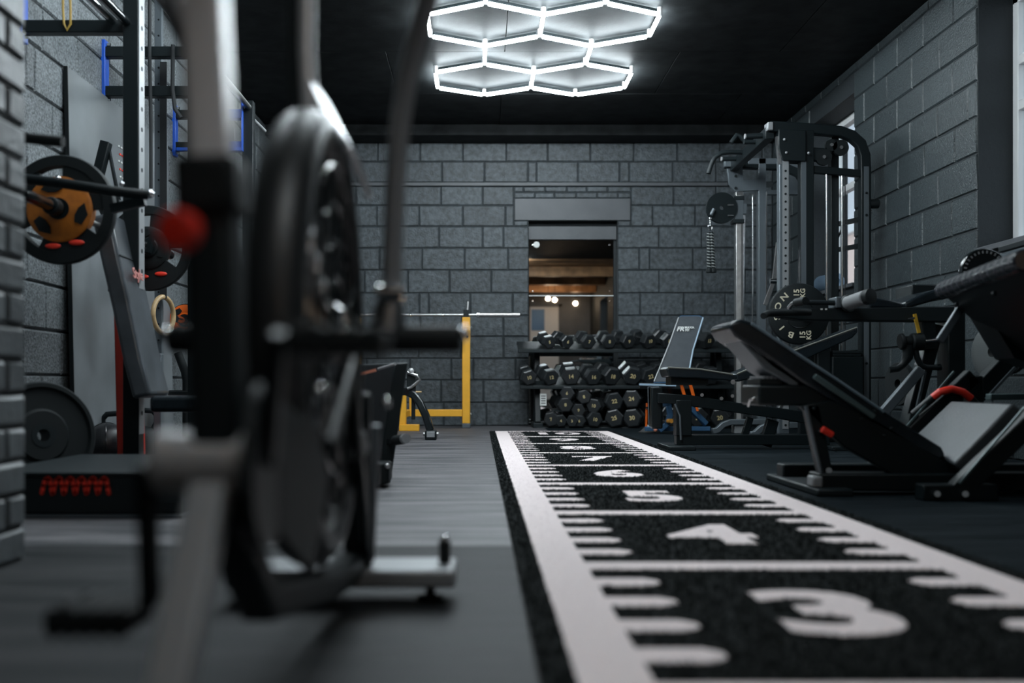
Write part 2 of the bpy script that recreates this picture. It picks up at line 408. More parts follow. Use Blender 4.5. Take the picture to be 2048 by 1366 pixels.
window('window_1', W1, [('h', 2.22, W1[0], W1[1]), ('v', 9.15, 2.22, W1[3])])
window('window_2', W2, [('h', 2.16, W2[0], W2[1]), ('h', 2.44, W2[0], W2[1]), ('v', 5.6, W2[2], W2[3])])
window('window_3', W3, [('h', 2.0, W3[0], W3[1]), ('v', -3.8, W3[2], W3[3])])
# yard and the house next door
struct(G().box(XR+.36, 30, -20, 40, -.3, -.15).o('yard_ground', ground_m, smooth=0))
hb = thing('house', 'pink rendered house seen through the far window', 'building', (7.0, 17, -.15))
G().box(6.6, 12, 8, 30, -.15, 3.1).o('wall', render_m, hb)
G().box(6.5, 12, 7.9, 30, 3.1, 3.35).o('string_course', white_m, hb, bev=.02)
G().box(6.6, 12, 8, 30, 3.35, 5.6).o('upper_wall', rend2_m, hb)
G().prism([(6.3,7.8,5.6),(12.2,7.8,5.6),(9.2,7.8,7.2)], (0,22.4,0)).o('roof', grey_m, hb)

# ------------------------------------------------------------------ hexagon light on the ceiling
ZT = 3.045; HX = .41
def honeycomb(label, X0, ROWS, base, cols=2):
    hexl = thing('hexagon_ceiling_light', label, 'ceiling light', base)
    edges = set(); nodes = set()
    def E(p, q):
        p = (round(p[0], 3), round(p[1], 3)); q = (round(q[0], 3), round(q[1], 3)); nodes.add(p); nodes.add(q); edges.add((min(p, q), max(p, q)))
    for ri, y0 in enumerate(ROWS):
        for c in range(cols):
            xa = X0+2*HX*c; xm, xb = xa+HX, xa+2*HX; s1, s2, y3 = y0+.22, y0+.67, y0+.895
            for p, q in (((xm,y0),(xa,s1)), ((xm,y0),(xb,s1)), ((xa,s1),(xa,s2)), ((xb,s1),(xb,s2)), ((xa,s2),(xm,y3)), ((xb,s2),(xm,y3))): E(p, q)
            if ri < len(ROWS)-1: E((xm, y0), (xm, y0-1.35+.895))
    for p, q in sorted(edges):
        a = Vector((*p, ZT)); b = Vector((*q, ZT)); d = (b-a).normalized()
        t = G().cyl(a+d*.025, b-d*.025, .0145, n=10).o('light_tube', tube_m, hexl)
        G().bar(a+d*.03+Vector((0,0,.026)), b-d*.03+Vector((0,0,.026)), .012, .02).o('tube_channel', satin_m, t)
    for p in sorted(nodes):
        G().cyl((p[0], p[1], ZT-.008), (p[0], p[1], ZC), .017, n=12).o('connector', white_m, hexl, bev=.003)
honeycomb('white glowing honeycomb of light tubes on the black ceiling', -.37, [8.43-1.35*i for i in range(3)], (.45, 7.5, ZC))
honeycomb('second honeycomb light on the ceiling above the fan bike', -1.35, [4.65-1.35*i for i in range(2)], (-.5, 3, ZC))
honeycomb('single light hexagon on the ceiling above the camera', .10, [-.30], (.5, .1, ZC), 1)

# warm bulbs behind the camera
for i, (x, y) in enumerate(((1.75, -4.4), (1.95, -4.8), (2.6, -6.0))):
    L = thing('pendant_lamp', ('warm pendant bulb hanging nearest the door behind the camera', 'warm pendant bulb over the timber end of the room', 'warm pendant bulb in the middle of the timber end')[i], 'lamp', (x, y, ZC), group='warm pendant bulbs')
    G().cyl((x, y, ZC-.35), (x, y, ZC+.03), .006).o('cord', cable_m, L)
    G().lathe([(.012,0),(.03,.01),(.03,.06),(.012,.07)], (x, y, ZC-.42), (0,0,1)).o('holder', gloss_m, L)
    G().sph((x, y, ZC-.46), .05).o('bulb', warm_m, L)

# ------------------------------------------------------------------ turf sprint track
TX0, TX1, TY0, TY1, TZ = .088, 1.218, -.58, 9.44, .012
turf = thing('turf_track', 'black turf sprint track with white lines and metre numbers', 'turf track', ((TX0+TX1)/2, (TY0+TY1)/2, 0))
G().box(TX0, TX1, TY0, TY1, .0005, TZ).o('turf_base', turfb_m, turf, smooth=0)
marks = []
def mark(nm, poly):
    g = G().prism([(x, y, TZ-.004) for x, y in poly], (0,0,.0055)); marks.append(g); return g.o(nm, turfw_m, turf, smooth=0)
mark('edge_line', [(.140,TY0),(.250,TY0),(.250,9.42),(.140,9.42)])
mark('edge_line', [(1.055,TY0),(1.166,TY0),(1.166,9.42),(1.055,9.42)])
def tick_poly(x0, x1, y, t, left):
    e = t*.32; a, b = y-t/2, y+t/2
    return [(x0,a),(x1-e,a),(x1,a+e),(x1,b-e),(x1-e,b),(x0,b)] if left else [(x0+e,a),(x1,a),(x1,b),(x0+e,b),(x0,b-e),(x0,a+e)]
for k in range(10):
    yl = 9.42-k; 
    mark('metre_line', [(.25,yl-.10 if k == 0 else yl-.05),(1.055,yl-.10 if k == 0 else yl-.05),(1.055,yl if k == 0 else yl+.05),(.25,yl if k == 0 else yl+.05)])
    if k == 9: break
    for j in range(1, 5):
        y = yl-.2*j
        mark('tick', tick_poly(.25, .385, y, .088, True)); mark('tick', tick_poly(.925, 1.055, y, .088, False))
    n = 10-k
    if n < 2: break
    g = G(); M_ = Matrix.Translation((.653, yl-.5, TZ-.0012))
    put_text(g, str(n), .50, .0026, M_, bold=.019, sx=(1.03 if n == 3 else .93) if n < 10 else .86); marks.append(g)
    g.o('number', turfw_m, turf, smooth=0)
# short pile, white where it grows out of a marking
V = []; Fc = []; k = 0
for g in marks:
    V += g.v; Fc += [tuple(i+k for i in f) for f in g.f]; k += len(g.v)
bvh = BVHTree.FromPolygons(V, Fc)
pile = {True: ([], []), False: ([], [])}
def blade(x, y, hgt, wd):
    hit = bvh.ray_cast(Vector((x, y, 1)), Vector((0,0,-1)))[0] is not None
    v, f = pile[hit]; k = len(v); a = R.random()*PI; dx, dy = math.cos(a)*wd, math.sin(a)*wd
    if hit: hgt *= .4
    ln = 2.2 if hit else .6
    lx, ly = R.uniform(-ln, ln)*hgt, R.uniform(-ln, ln)*hgt
    v += [(x-dx, y-dy, TZ), (x+dx, y+dy, TZ), (x+lx, y+ly, TZ+hgt)]; f.append((k, k+1, k+2))
for i in range(150000):
    y = 1.3*math.exp(R.random()*math.log(9.43/1.3)); x = R.uniform(TX0, TX1)
    blade(x, y, R.uniform(.004, .009), .0013+.00015*y)
for hit, nm, m in ((True, 'white_pile', turfw_m), (False, 'black_pile', turfb_m)):
    me = bpy.data.meshes.new(nm); me.from_pydata([(a-turf.location.x, b-turf.location.y, c) for a, b, c in pile[hit][0]], [], pile[hit][1]); me.materials.append(m)
    ob = bpy.data.objects.new(nm, me); C.objects.link(ob); ob.parent = turf; ob['kind'] = 'stuff'

# ------------------------------------------------------------------ mirrors in the recess
YM = YB+.125
struct(G().box(OX0, OX1, YM-.03, YM+.004, 1.985, 2.125).o('trim_3', paint_m, bev=.003))
for nm_, z0, z1 in (('top mirror tile under the lintel, reflecting the timber ceiling', 1.385, 1.98), ('middle mirror tile just above the top dumbbell row', .782, 1.38), ('lowest mirror tile behind the dumbbell rack', .03, .777)):
    t = thing('mirror_tile', nm_, 'mirror', ((OX0+OX1)/2, YM, z0), group='mirror tiles in the recess')
    G().box(OX0+.008, OX1-.03, YM-.012, YM, z0, z1).o('glass', mirror_m, t, bev=.002, smooth=0, seg=1)
    for x in (OX0+.05, OX1-.07):
        for z in (z0+.05, z1-.05): G().cyl((x, YM-.02, z), (x, YM-.01, z), .009, n=10).o('screw_cap', chrome_m, t)
    G().box(OX0+.008, OX1-.03, YM-.016, YM-.002, z0-.004, z0+.006).o('bright_edge', white_m, t)
    if z1 > 1.9: G().cyl((OX0+.09, YM-.03, 1.93), (OX0+.09, YM-.012, 1.93), .034, n=24).o('round_button', silver_m, t, bev=.004)

# ------------------------------------------------------------------ fan bike in the foreground
BX = -.27
bike = thing('fan_bike', 'big black fan exercise bike in the blurred foreground', 'exercise bike', (BX, 1.5, 0))
WY, WZ, WR = 1.70, .512, .368
g = G(); g.lathe([(WR-.034+.034*math.cos(2*PI*i/14), .042*math.sin(2*PI*i/14)) for i in range(14)], (BX,WY,WZ), (1,0,0), n=72, closed=True)
fan = g.o('fan_rim', mat('smoky_rim', (.018,.020,.021), .42), bike)
G().lathe([(.0,-.006),(WR-.05,-.006),(WR-.05,.006),(.0,.006)], (BX-.02,WY,WZ), (1,0,0), n=48).o('fan_back', black_m, fan)
for i in range(9):
    a = 2*PI*i/9+.2; u = Vector((0, math.cos(a), math.sin(a))); t = Vector((0,-math.sin(a),math.cos(a)))
    p = Vector((BX+.004, WY, WZ))
    G().hexa([p+u*.07-t*.03+Vector((-.018,0,0)), p+u*.07+t*.03+Vector((.014,0,0)), p+u*.29+t*.055+Vector((.018,0,0)), p+u*.29-t*.055+Vector((-.018,0,0)),
              p+u*.07-t*.03+Vector((-.015,0,0)), p+u*.07+t*.03+Vector((.017,0,0)), p+u*.29+t*.055+Vector((.021,0,0)), p+u*.29-t*.055+Vector((-.015,0,0))]).o('fan_blade', gloss_m, fan)
for r in (.10, .16, .22, .28, .325):
    G().tube([(BX+.034, WY+r*math.cos(2*PI*i/40), WZ+r*math.sin(2*PI*i/40)) for i in range(40)], .0028, 6, closed=True).o('cage_ring', gloss_m, fan)
for i in range(16):
    a = 2*PI*i/16
    G().cyl((BX+.034, WY+.05*math.cos(a), WZ+.05*math.sin(a)), (BX+.034, WY+.33*math.cos(a), WZ+.33*math.sin(a)), .0024, n=6).o('cage_wire', gloss_m, fan)
G().lathe([(.0,0),(.315,0),(.315,.006),(.0,.012)], (BX+.010,WY,WZ), (1,0,0), n=64).o('fan_cover', mat('cover_plastic', (.006,.009,.011), .5, spec=.25), fan)
G().lathe([(.0,0),(.055,0),(.06,.01),(.05,.024),(.0,.03)], (BX+.022,WY,WZ), (1,0,0)).o('hub_cap', gloss_m, fan)
# polished fender band over the top and far side of the rim
pts = []
g = G(); n = 12
for i in range(n+1):
    ph = math.radians(-6+44*i/n); xa = -.262+.040*i/n; rr = WR+.012
    rad = Vector((0, math.sin(ph), math.cos(ph))); c = Vector((xa, WY, WZ))
    pts.append((c+Vector((-.010,0,0))+rad*(WR+.045), c+Vector((.022,0,0))+rad*(WR-.022)))
for (c, e_), (d, f_) in zip(pts[:-1], pts[1:]):
    s = Vector((-.006,0,-.006)); g.hexa([c+s, e_+s, f_+s, d+s, c, e_, f_, d])
g.o('fender', alu_m, bike)
# mast for the console
G().rtube([(-.306,1.74,.85),(-.309,1.75,1.0),(-.312,1.76,1.30)], .030, .04).o('mast', black_m, bike, bev=.006)
G().tube([(-.283,1.73,.86),(-.292,1.74,1.0),(-.290,1.74,1.12),(-.300,1.74,1.30)], .016, 16).o('mast_rail', alu_m, bike)  # bright tube added to stand for the highlight along the mast
con = G().bar((-.45,1.70,1.36),(-.13,1.70,1.36), .05, .16).o('console', gloss_m, bike, bev=.015)
G().box(-.37, -.21, 1.668, 1.674, 1.31, 1.41).o('screen', satin_m, con)
# swinging arms
for sgn in (1, -1):
    P = [at(775,655,1.70), at(782,590,1.69), at(788,420,1.66), at(798,270,1.63), at(816,150,1.60), at(845,40,1.56), at(875,-80,1.51), at(890,-150,1.47)]
    if sgn < 0: P = [Vector((2*BX-p.x, p.y, p.z)) for p in P]
    sm = []
    for i in range(len(P)-1):
        for k in range(5):
            t = k/5; p0, p1, p2, p3 = P[max(i-1,0)], P[i], P[i+1], P[min(i+2,len(P)-1)]
            sm.append(.5*((2*p1)+(p2-p0)*t+(2*p0-5*p1+4*p2-p3)*t*t+(3*p1-p0-3*p2+p3)*t**3))
    sm.append(P[-1])
    arm = G().tube(sm, .0165, 14).o('swing_arm', lgrey_m, bike)
    G().tube([sm[-6], sm[-3], sm[-1]], .021, 14).o('hand_grip', rubber_m, arm)
    a, b = P[0], P[1]
    G().tube([a, a*.5+b*.5, b], [.031,.026,.019], 14).o('arm_socket', steel_m, arm)
    G().cyl(b+Vector((-.02,-.02,0)), b+Vector((.02,-.02,0)), .016).o('clamp_bolt', chrome_m, arm)
    # foot peg
    px0 = BX+.05*sgn; px1 = BX+.242*sgn
    pg = G().cyl((px0,1.70,WZ), (BX+.10*sgn,1.70,WZ), .017).o('peg_axle', black_m, bike)
    G().lathe([(.020,0),(.023,.01),(.023,.13),(.020,.14)], (BX+.10*sgn,1.70,WZ), (sgn,0,0)).o('foot_peg', rubber_m, bike)
    G().sph((px1+.002*sgn,1.69,WZ+.008), .012).o('peg_bolt', chrome_m, pg)
    # push rod from arm down to the crank
    G().cyl((BX+.075*sgn,1.66,.50), (BX+.08*sgn,1.30,.36), .010).o('push_rod', black_m, bike)
    # fork blades beside the fan
    G().bar((BX+.055*sgn,1.70,WZ), (BX+.045*sgn,2.10,.07), .016, .045).o('fork', black_m, bike, bev=.005)
# frame
sp = G().rtube([(-.285,1.10,.33),(-.28,1.32,.16),(-.265,1.8,.09),(-.25,2.12,.075)], .05, .05, up=(1,0,0)).o('frame_spine', satin_m, bike, bev=.01)
G().rtube([(-.248,2.10,.06),(-.246,2.09,.42)], .052, .05).o('front_post', black_m, bike, bev=.008)
G().bar(at(727,876,2.0), at(612,1128,1.76), .020, .044).o('front_stay', lgrey_m, bike, bev=.006)
G().bar(at(752,850,2.03), at(742,1120,2.06), .014, .02).o('stay_edge', grey_m, bike)  # thin bar added as the lit edge of the front post
fb = G().box(-.50, -.047, 2.03, 2.19, .036, .072).o('front_base', lgrey_m, bike, bev=.008)
for x in (-.46, -.10):
    G().lathe([(.028,0),(.028,.008),(.010,.012),(.010,.04)], (x,2.10,0), (0,0,1)).o('levelling_foot', rubber_m, fb)
for x in (-.475, -.072):
    h = G().cyl((x,2.12,.07), (x,2.12,.118), .0125).o('base_stub', rubber_m, fb, bev=.003); G().sph((x,2.12,.121), .009).o('stub_cap', chrome_m, h)
# seat post, collar, red knob
G().bar((-.283,1.10,.66), (-.296,1.085,1.02), .042, .05, up=(0,1,0)).o('seat_post', mat('pale_seat_post', (.88,.87,.88), .3), bike, bev=.006)
G().bar((-.276,1.105,.34), (-.284,1.10,.66), .052, .062, up=(0,1,0)).o('seat_tube', satin_m, bike, bev=.01)
G().bar((-.283,1.10,.615), (-.285,1.10,.675), .066, .075, up=(0,1,0)).o('tube_collar', rubber_m, bike, bev=.008)
kn = G().lathe([(.0,0),(.018,.001),(.0215,.006),(.0215,.022),(.012,.030),(.0,.03)], at(345,457,1.03), (.25,1,0), n=24).o('adjust_knob', redgrip_m, bike)
G().cyl(at(352,457,1.06), (-.285,1.10,.60), .008).o('knob_stem', chrome_m, kn)
sd = G().prism([(-.30+.11*math.cos(a)*(.55 if math.sin(a) > 0 else 1), 1.05+.14*math.sin(a), 1.02) for a in [2*PI*i/20 for i in range(20)]], (0,0,.06)).o('saddle', vinyl_m, bike, bev=.02)
# bottom bracket, cranks, pedals
bb = G().cyl((-.345,1.10,.354), (-.243,1.10,.354), .034, n=24).o('bottom_bracket', alu_m, bike, bev=.006)
G().lathe([(.0,0),(.09,0),(.09,.012),(.0,.012)], (-.238,1.12,.35), (1,0,0), n=32).o('chainring', satin_m, bike)
c1 = G().bar((-.355,1.10,.354), (-.372,1.17,.19), .018, .03, up=(0,1,0)).o('crank_arm', black_m, bike, bev=.004)
c2 = G().bar((-.225,1.10,.354), (-.205,1.05,.49), .018, .03, up=(0,1,0)).o('crank_arm', black_m, bike, bev=.004)
for cc, (x0, x1, y, z) in ((c1, (-.485,-.388,1.19,.172)), (c2, (-.19,-.093,1.05,.480))):
    G().box(x0, x1, y-.045, y+.045, z-.014, z+.014).o('pedal', rubber_m, cc, bev=.006)
    for q in range(5): G().box(x0+.008+.018*q, x0+.014+.018*q, y-.047, y+.047, z-.018, z+.018).o('pedal_rib', satin_m, cc, bev=.002)
    for yo in (-.03, .03): G().cyl((x0+.02,y+yo,z+.014), (x0+.02,y+yo,z+.022), .006).o('pedal_pin', chrome_m, cc)
G().bar((-.282,1.10,.345), (-.287,.86,.04), .040, .036).o('rear_stay', lgrey_m, bike, bev=.004)
G().box(-.53, -.05, .80, .88, .02, .06).o('rear_base', satin_m, bike, bev=.008)
for x in (-.48, -.10): G().cyl((x,.84,0), (x,.84,.02), .025).o('rear_foot', rubber_m, bike)
for p in (at(540,795,1.35), at(640,780,1.40), at(772,805,1.72), at(625,680,1.3), at(690,662,1.42), at(722,676,1.45)):
    G().sph(p, .0085, 12, 7).o('bolt', chrome_m, bike)
G().bar(at(535,800,1.36), at(550,1000,1.42), .02, .03).o('chain_guard_stay', grey_m, bike, bev=.004)
G().bar(at(590,985,1.5), at(612,1090,1.6), .022, .03).o('lower_link', alu_m, bike, bev=.005)
G().prism([(-.225,1.16,.27),(-.225,1.16,.42),(-.225,1.45,.38),(-.225,1.55,.30),(-.225,1.40,.18)], (-.012,0,0)).o('chain_guard', rubber_m, bike, bev=.004)

# ------------------------------------------------------------------ low black box with red zigzag
bx = thing('step_platform', 'low black platform with a red wavy logo by the brick pier', 'platform', (-1.3, 3.8, 0))
G().box(-1.64, -.98, 3.385, 4.26, .012, .138).o('body', satin_m, bx, bev=.008)
G().box(-1.645, -.975, 3.375, 4.27, .138, .150).o('deck', satin_m, bx, bev=.004)
G().box(-1.645, -.975, 3.378, 4.26, .0, .012).o('bottom_edge', grey_m, bx, bev=.002)
# the mark: six rounded arches run together
pts = []
for i in range(6):
    x0 = 84+i*22.6
    pts += [(x0,978),(x0+3,963),(x0+7,951),(x0+12,948),(x0+16,952),(x0+18,964),(x0+21,979)]
W3d = [at(x, y+8, 3.378) for x, y in pts]
g = G()
for a, b in zip(W3d[:-1], W3d[1:]):
    dd = (b-a).normalized(); g.bar(a, b, .0115, .006, up=(0,1,0))
for q_ in W3d: g.cyl(q_-Vector((0,.003,0)), q_+Vector((0,.003,0)), .00575, n=10)
g.o('logo', redp_m, bx, smooth=0)

# ------------------------------------------------------------------ wall rig on the left
rig = thing('wall_rig', 'black wall-mounted pull-up rig with blue brackets on left wall', 'pull-up rig', (-1.9, 6.2, 0))
UX = -1.66
for i, y in enumerate((4.96, 6.05, 7.44)):
    up = G().box(UX-.038, UX+.038, y-.04, y+.04, .0, 2.62 if i < 2 else 2.47).o('upright', black_m, rig, bev=.005)
    G().box(UX-.1, UX+.1, y-.1, y+.1, 0, .008).o('foot_plate', black_m, up)
    if i < 2:
        g = G(); g.box(UX+.0385, UX+.041, y-.038, y+.038, .2, 2.6); g.o('face_strip', lgrey_m, up, smooth=0)
        g = G()
        for k in range(24): g.cyl((UX+.040, y, .3+.097*k), (UX+.0425, y, .3+.097*k), .011, n=10)
        g.o('adjustment_holes', rubber_m, up); 
    for z in (2.145, 2.375):
        G().box(XL+.02, UX-.038, y-.03, y+.03, z-.03, z+.03).o('wall_beam', black_m, rig, bev=.004)
    pl = G().box(XL-.004, XL+.022, y-.035, y+.035, 2.075, 2.445).o('wall_bracket', blue_m, rig, bev=.004)
    for z in (2.10, 2.42): G().cyl((XL+.022,y-.01,z), (XL+.045,y-.01,z), .010, n=8).o('bolt', chrome_m, pl)
G().tube([(UX-.02,5.0,2.16),(UX-.02,3.2,2.16)], .021, 14).o('pull_up_bar', gloss_m, rig)
G().tube([(UX-.09,5.0,2.17),(UX-.09,3.2,2.17)], .019, 14).o('pull_up_bar', chrome_m, rig)
G().tube([(UX+.01,5.0,2.42),(UX+.01,7.44,2.42)], .019, 12).o('pull_up_bar', steel_m, rig)
for x0, x1 in ((UX-.035, UX-.028),): G().box(x0, x1, 7.35, 7.40, 2.10, 2.44).o('end_plate', blue_m, rig, bev=.002)
G().box(UX-.50, UX-.03, 7.36, 7.39, 2.10, 2.125).o('lower_rail', blue_m, rig, bev=.003)
for z in (2.145, 2.375): G().box(UX-.27, UX-.040, 7.405, 7.475, z-.033, z+.033).o('blue_sleeve', blue_m, rig, bev=.004)
G().cyl(at(508,240,7.5), at(530,262,7.7), .012).o('brace', lgrey_m, rig)
for zz in (.02, .08): pass
st = thing('perforated_post', 'slim galvanised perforated post beside the left rig', 'post', (at(320,600,6.35).x, 6.35, 0))
px = at(318,600,6.35).x
G().box(px-.022, px+.022, 6.33, 6.37, 0, 2.9).o('post', grey_m, st, bev=.003)
g = G()
for k in range(28): g.cyl((px+.004, 6.327, .12+.098*k), (px+.004, 6.331, .12+.098*k), .006, n=8)
g.o('holes', rubber_m, st)
s1 = thing('hanging_strap', 'long black strap hanging from the rig beside the perforated post', 'strap', (at(300,375,6.0).x, 6.0, 2.2))
G().tube([at(300,-60,6.0), at(299,100,6.0), at(302,250,6.0), at(302,376,6.0)], .011, 8).o('webbing', strap_m, s1)
G().tube([at(346,90,6.0), at(345,180,6.0), at(350,218,6.0), at(362,236,6.0)], .012, 8).o('webbing_tail', strap_m, s1)
rb = thing('resistance_band', 'yellow resistance band looped over the rig beam', 'resistance band', (at(133,40,4.96).x, 4.96, 2.15))
P = [at(126,-30,4.92), at(126,20,4.92), at(128,48,4.92), at(134,60,4.92), at(141,48,4.92), at(141,20,4.92), at(140,-30,4.92)]
G().tube(P, .006, 8).o('band', band_m, rb)
ring = thing('gymnastic_ring', 'wooden gymnastic ring hanging on a black strap', 'gymnastic ring', at(327,632,6.3))
c = at(327,630,6.3); 
G().tube([c+Vector((.028*math.cos(a), .11*math.cos(a), .11*math.sin(a))) for a in [2*PI*i/36 for i in range(36)]], .015, 10, closed=True).o('ring', tan_m, ring)
G().box(c.x-.02, c.x+.02, c.y-.004, c.y+.004, c.z+.10, 2.40).o('strap', strap_m, ring)
G().box(c.x-.026, c.x+.026, c.y-.012, c.y+.012, c.z+.27, c.z+.33).o('buckle', chrome_m, ring, bev=.003)

bd = thing('wall_board', 'smooth grey painted board leaning on the left block wall', 'board', (XL+.03, 6.5, 0))
G().hexa([(XL+.055,5.45,0),(XL+.073,5.45,0),(XL+.073,7.20,0),(XL+.055,7.20,0),(XL+.012,5.45,2.11),(XL+.03,5.45,2.11),(XL+.03,7.20,2.11),(XL+.012,7.20,2.11)]).o('sheet', board_m, bd)
G().hexa([(XL+.053,5.442,0),(XL+.074,5.442,0),(XL+.074,5.45,0),(XL+.053,5.45,0),(XL+.010,5.442,2.112),(XL+.031,5.442,2.112),(XL+.031,5.45,2.112),(XL+.010,5.45,2.112)]).o('edge', rubber_m, bd)  # black strip standing for the shadow gap at the board's side

hw = random.Random(4)
for row in range(5):                                          # a few lines of faded handwriting
    g = G(); y_ = 6.18+hw.uniform(0, .03); z_ = 1.86-.045*row; xs = XL+.0745-.0205*(z_/1.0)
    for k_ in range(5): g.hexa([(xs+a_, y_+.045*k_+b_, z_+c_) for a_, b_, c_ in ((0,0,0),(.004,0,0),(.004,.026+hw.uniform(-.01,.01),0),(0,.026,0),(0,0,.009),(.004,0,.009),(.004,.022,.012),(0,.022,.012))])
    g.o('handwriting', (silver_m, redp_m)[row % 2], bd)
# ------------------------------------------------------------------ incline bench with a loaded barbell
ib = thing('incline_press_bench', 'incline press bench with black pad and red frame by grey board', 'weight bench', (-1.6, 4.95, 0))
near = [(-1.692,1.226),(-1.655,1.05),(-1.597,.80),(-1.545,.55),(-1.502,.389)]
g = G()
poly = [(x,4.73,z) for x, z in near] + [(x-.085,4.73,z-.02) for x, z in near[::-1]]
g.prism(poly, (0,.30,0)); pad = g.o('back_pad', mat('worn_vinyl', (.055,.062,.070), .28, var=.35, vs_=6, coat=.2), ib, bev=.018, seg=3)
for z in (1.02,): 
    G().bar((-1.647,4.735,1.03),(-1.647,5.025,1.03), .006, .004, up=(1,0,.2)).o('seam', rubber_m, pad)
M_ = Matrix.Translation((-1.612,4.875,.955)) @ Matrix(((0,-.22,.97,0),(1,0,0,0),(0,.97,.22,0),(0,0,0,1)))
g = G(); put_text(g, 'Style', .075, .002, M_, bold=.001, shear=.3); g.o('script', mat('faded_red', (.45,.16,.14), .5), pad, smooth=0)
G().box(-1.515, -1.12, 4.74, 5.02, .31, .385).o('seat_pad', vinyl_m, ib, bev=.02, seg=3)
G().rtube([(-1.85,4.87,.045),(-1.05,4.87,.045)], .06, .09).o('base_beam', black_m, ib, bev=.006)
G().rtube([(-1.2,4.87,.05),(-1.28,4.87,.32)], .06, .06).o('seat_post', black_m, ib, bev=.006)
G().box(-1.25,-.98,4.62,5.12,.0,.05).o('front_foot', black_m, ib, bev=.006)
G().box(-1.855,-1.735,4.64,5.5,.0,.05).o('rear_foot', black_m, ib, bev=.006)
for y, nm in ((5.20, 'red_upright'), (5.36, 'red_upright')):
    u = G().bar((-1.775,y,.03), (-1.80,y,1.12), .055, .075, up=(1,0,0)).o(nm, red_m, ib, bev=.006)
    G().cyl((-1.765,y-.04,.12), (-1.765,y-.028,.12), .014, n=10).o('bolt', chrome_m, u)
G().rtube([(-1.70,5.48,.03),(-1.70,5.48,.60)], .04, .05).o('galvanised_stay', grey_m, ib, bev=.004)
for y in (5.20, 5.36):
    u = G().rtube([(-1.83,y,.9),(-1.83,y,1.20)], .06, .06).o('bar_upright', black_m, ib, bev=.006)
    G().bar((-1.83,y,1.13), (-1.72,y,1.13), .04, .03).o('bar_hook', black_m, u, bev=.004)
    G().bar((-1.715,y,1.12), (-1.70,y,1.20), .04, .02, up=(1,0,0)).o('hook_lip', black_m, u)
# safety arm: black tube reaching over the plate
sa = G().tube([at(40,357,4.0), at(120,366,4.0), at(225,382,4.02), at(296,390,4.05)], .020, 12).o('safety_arm', black_m, ib)
G().sph(at(300,388,4.05), .018).o('arm_cap', chrome_m, sa)
for q in (115, 243): G().sph(at(q,356 if q < 200 else 368,3.99), .010).o('arm_bolt', chrome_m, sa)
G().bar(at(223,418,4.1), at(290,402,4.1), .03, .035).o('arm_brace', black_m, sa)
G().cyl(at(38,275,3.0), at(126,284,3.0), .016).o('near_handle', rubber_m, ib)
G().bar(at(38,275,3.0), at(20,360,4.0), .03, .03).o('handle_link', black_m, ib)
# A-shaped frame behind the plate
G().bar(at(213,284,5.62), at(184,400,5.62), .05, .06).o('a_frame_leg', black_m, ib, bev=.004)
G().bar(at(216,290,5.64), at(238,400,5.64), .012, .03).o('a_frame_leg', gloss_m, ib)
G().bar(at(184,400,5.62), at(238,400,5.64), .03, .04).o('a_frame_tie', black_m, ib)
G().bar((-1.84,5.38,1.10), at(200,400,5.62), .04, .04).o('a_frame_mount', black_m, ib)

def olympic_plate(name, label, c, r, orange, ax=(0,-1,0), group=None, accent=redp_m, start=.75, core=.60):
    t = thing(name, label, 'weight plate', c, group)
    c = Vector(c); A = Vector(ax).normalized(); u = Vector((1,0,0)); b = Vector((0,0,1))
    G().lathe([(r*.78,-.022),(r*.98,-.020),(r,-.012),(r,.012),(r*.98,.020),(r*.80,.022)], c, A, n=56, closed=True).o('outer_ring', rubber_m, t)
    body = G().lathe([(.026,-.018),(r*core,-.018),(r*core,.024),(r*core*.9,.030),(r*core*.5,.026),(.05,.034),(.026,.034)], c, A, n=44, closed=True).o('centre_disc', orange, t)
    for i in range(3):          # three broad webs between ring and centre leave the grip slots open
        a0 = start+2*PI*i/3; n = 9; w0 = .74
        g = G()
        for k in range(n):
            a, a2 = a0-w0+2*w0*k/n, a0-w0+2*w0*(k+1)/n
            q = lambda an, rr, s: c + (u*math.cos(an)+b*math.sin(an))*rr + A*s
            g.hexa([q(a,r*core*.97,-.016), q(a2,r*core*.97,-.016), q(a2,r*.82,-.016), q(a,r*.82,-.016), q(a,r*core*.97,.018), q(a2,r*core*.97,.018), q(a2,r*.82,.018), q(a,r*.82,.018)])
        g.o('web', rubber_m, t)
        am = a0+PI/3
        g = G(); pp = [c + (u*math.cos(am+s)+b*math.sin(am+s))*(r*k) + A*.027 for s, k in ((-.40,core*.62),(-.05,core*.52),(.36,core*.60),(.52,core*.80),(.1,core*.90),(-.30,core*.84))]
        g.prism(pp, A*.006).o('recess', rubber_m, t)
    for a in (-1.75, -1.1):
        p = c + (u*math.cos(a)+b*math.sin(a))*r*.68 + A*.021
        G().sph(p, .028, 12, 6, (1.2,.2,.42)).o('decal', accent, t)
    G().lathe([(.027,.03),(.045,.03),(.045,.038),(.027,.038)], c, A, n=24, closed=True).o('collar', black_m, t)
    return t
barx, barz = -1.745, 1.165
olympic_plate('weight_plate', 'large black plate with orange centre on the near barbell end', (barx, 4.32, barz), .228, orange_m, group='plates on the incline barbell')
olympic_plate('weight_plate', 'black plate with red details on the far barbell end', (barx, 5.46, barz-.01), .225, rubber_m, group='plates on the incline barbell', core=.5)
bb = thing('barbell', 'olympic barbell racked over the incline bench on the left', 'barbell', (barx, 4.9, barz))
G().cyl((barx,4.37,barz), (barx,5.41,barz), .014).o('shaft', steel_m, bb)
G().cyl((barx,3.94,barz), (barx,4.37,barz), .0245).o('sleeve', gloss_m, bb); G().cyl((barx,5.41,barz), (barx,5.83,barz), .0245).o('sleeve', gloss_m, bb)
G().cyl((barx,4.20,barz), (barx,4.26,barz), .036).o('clamp', rubber_m, bb, bev=.006)

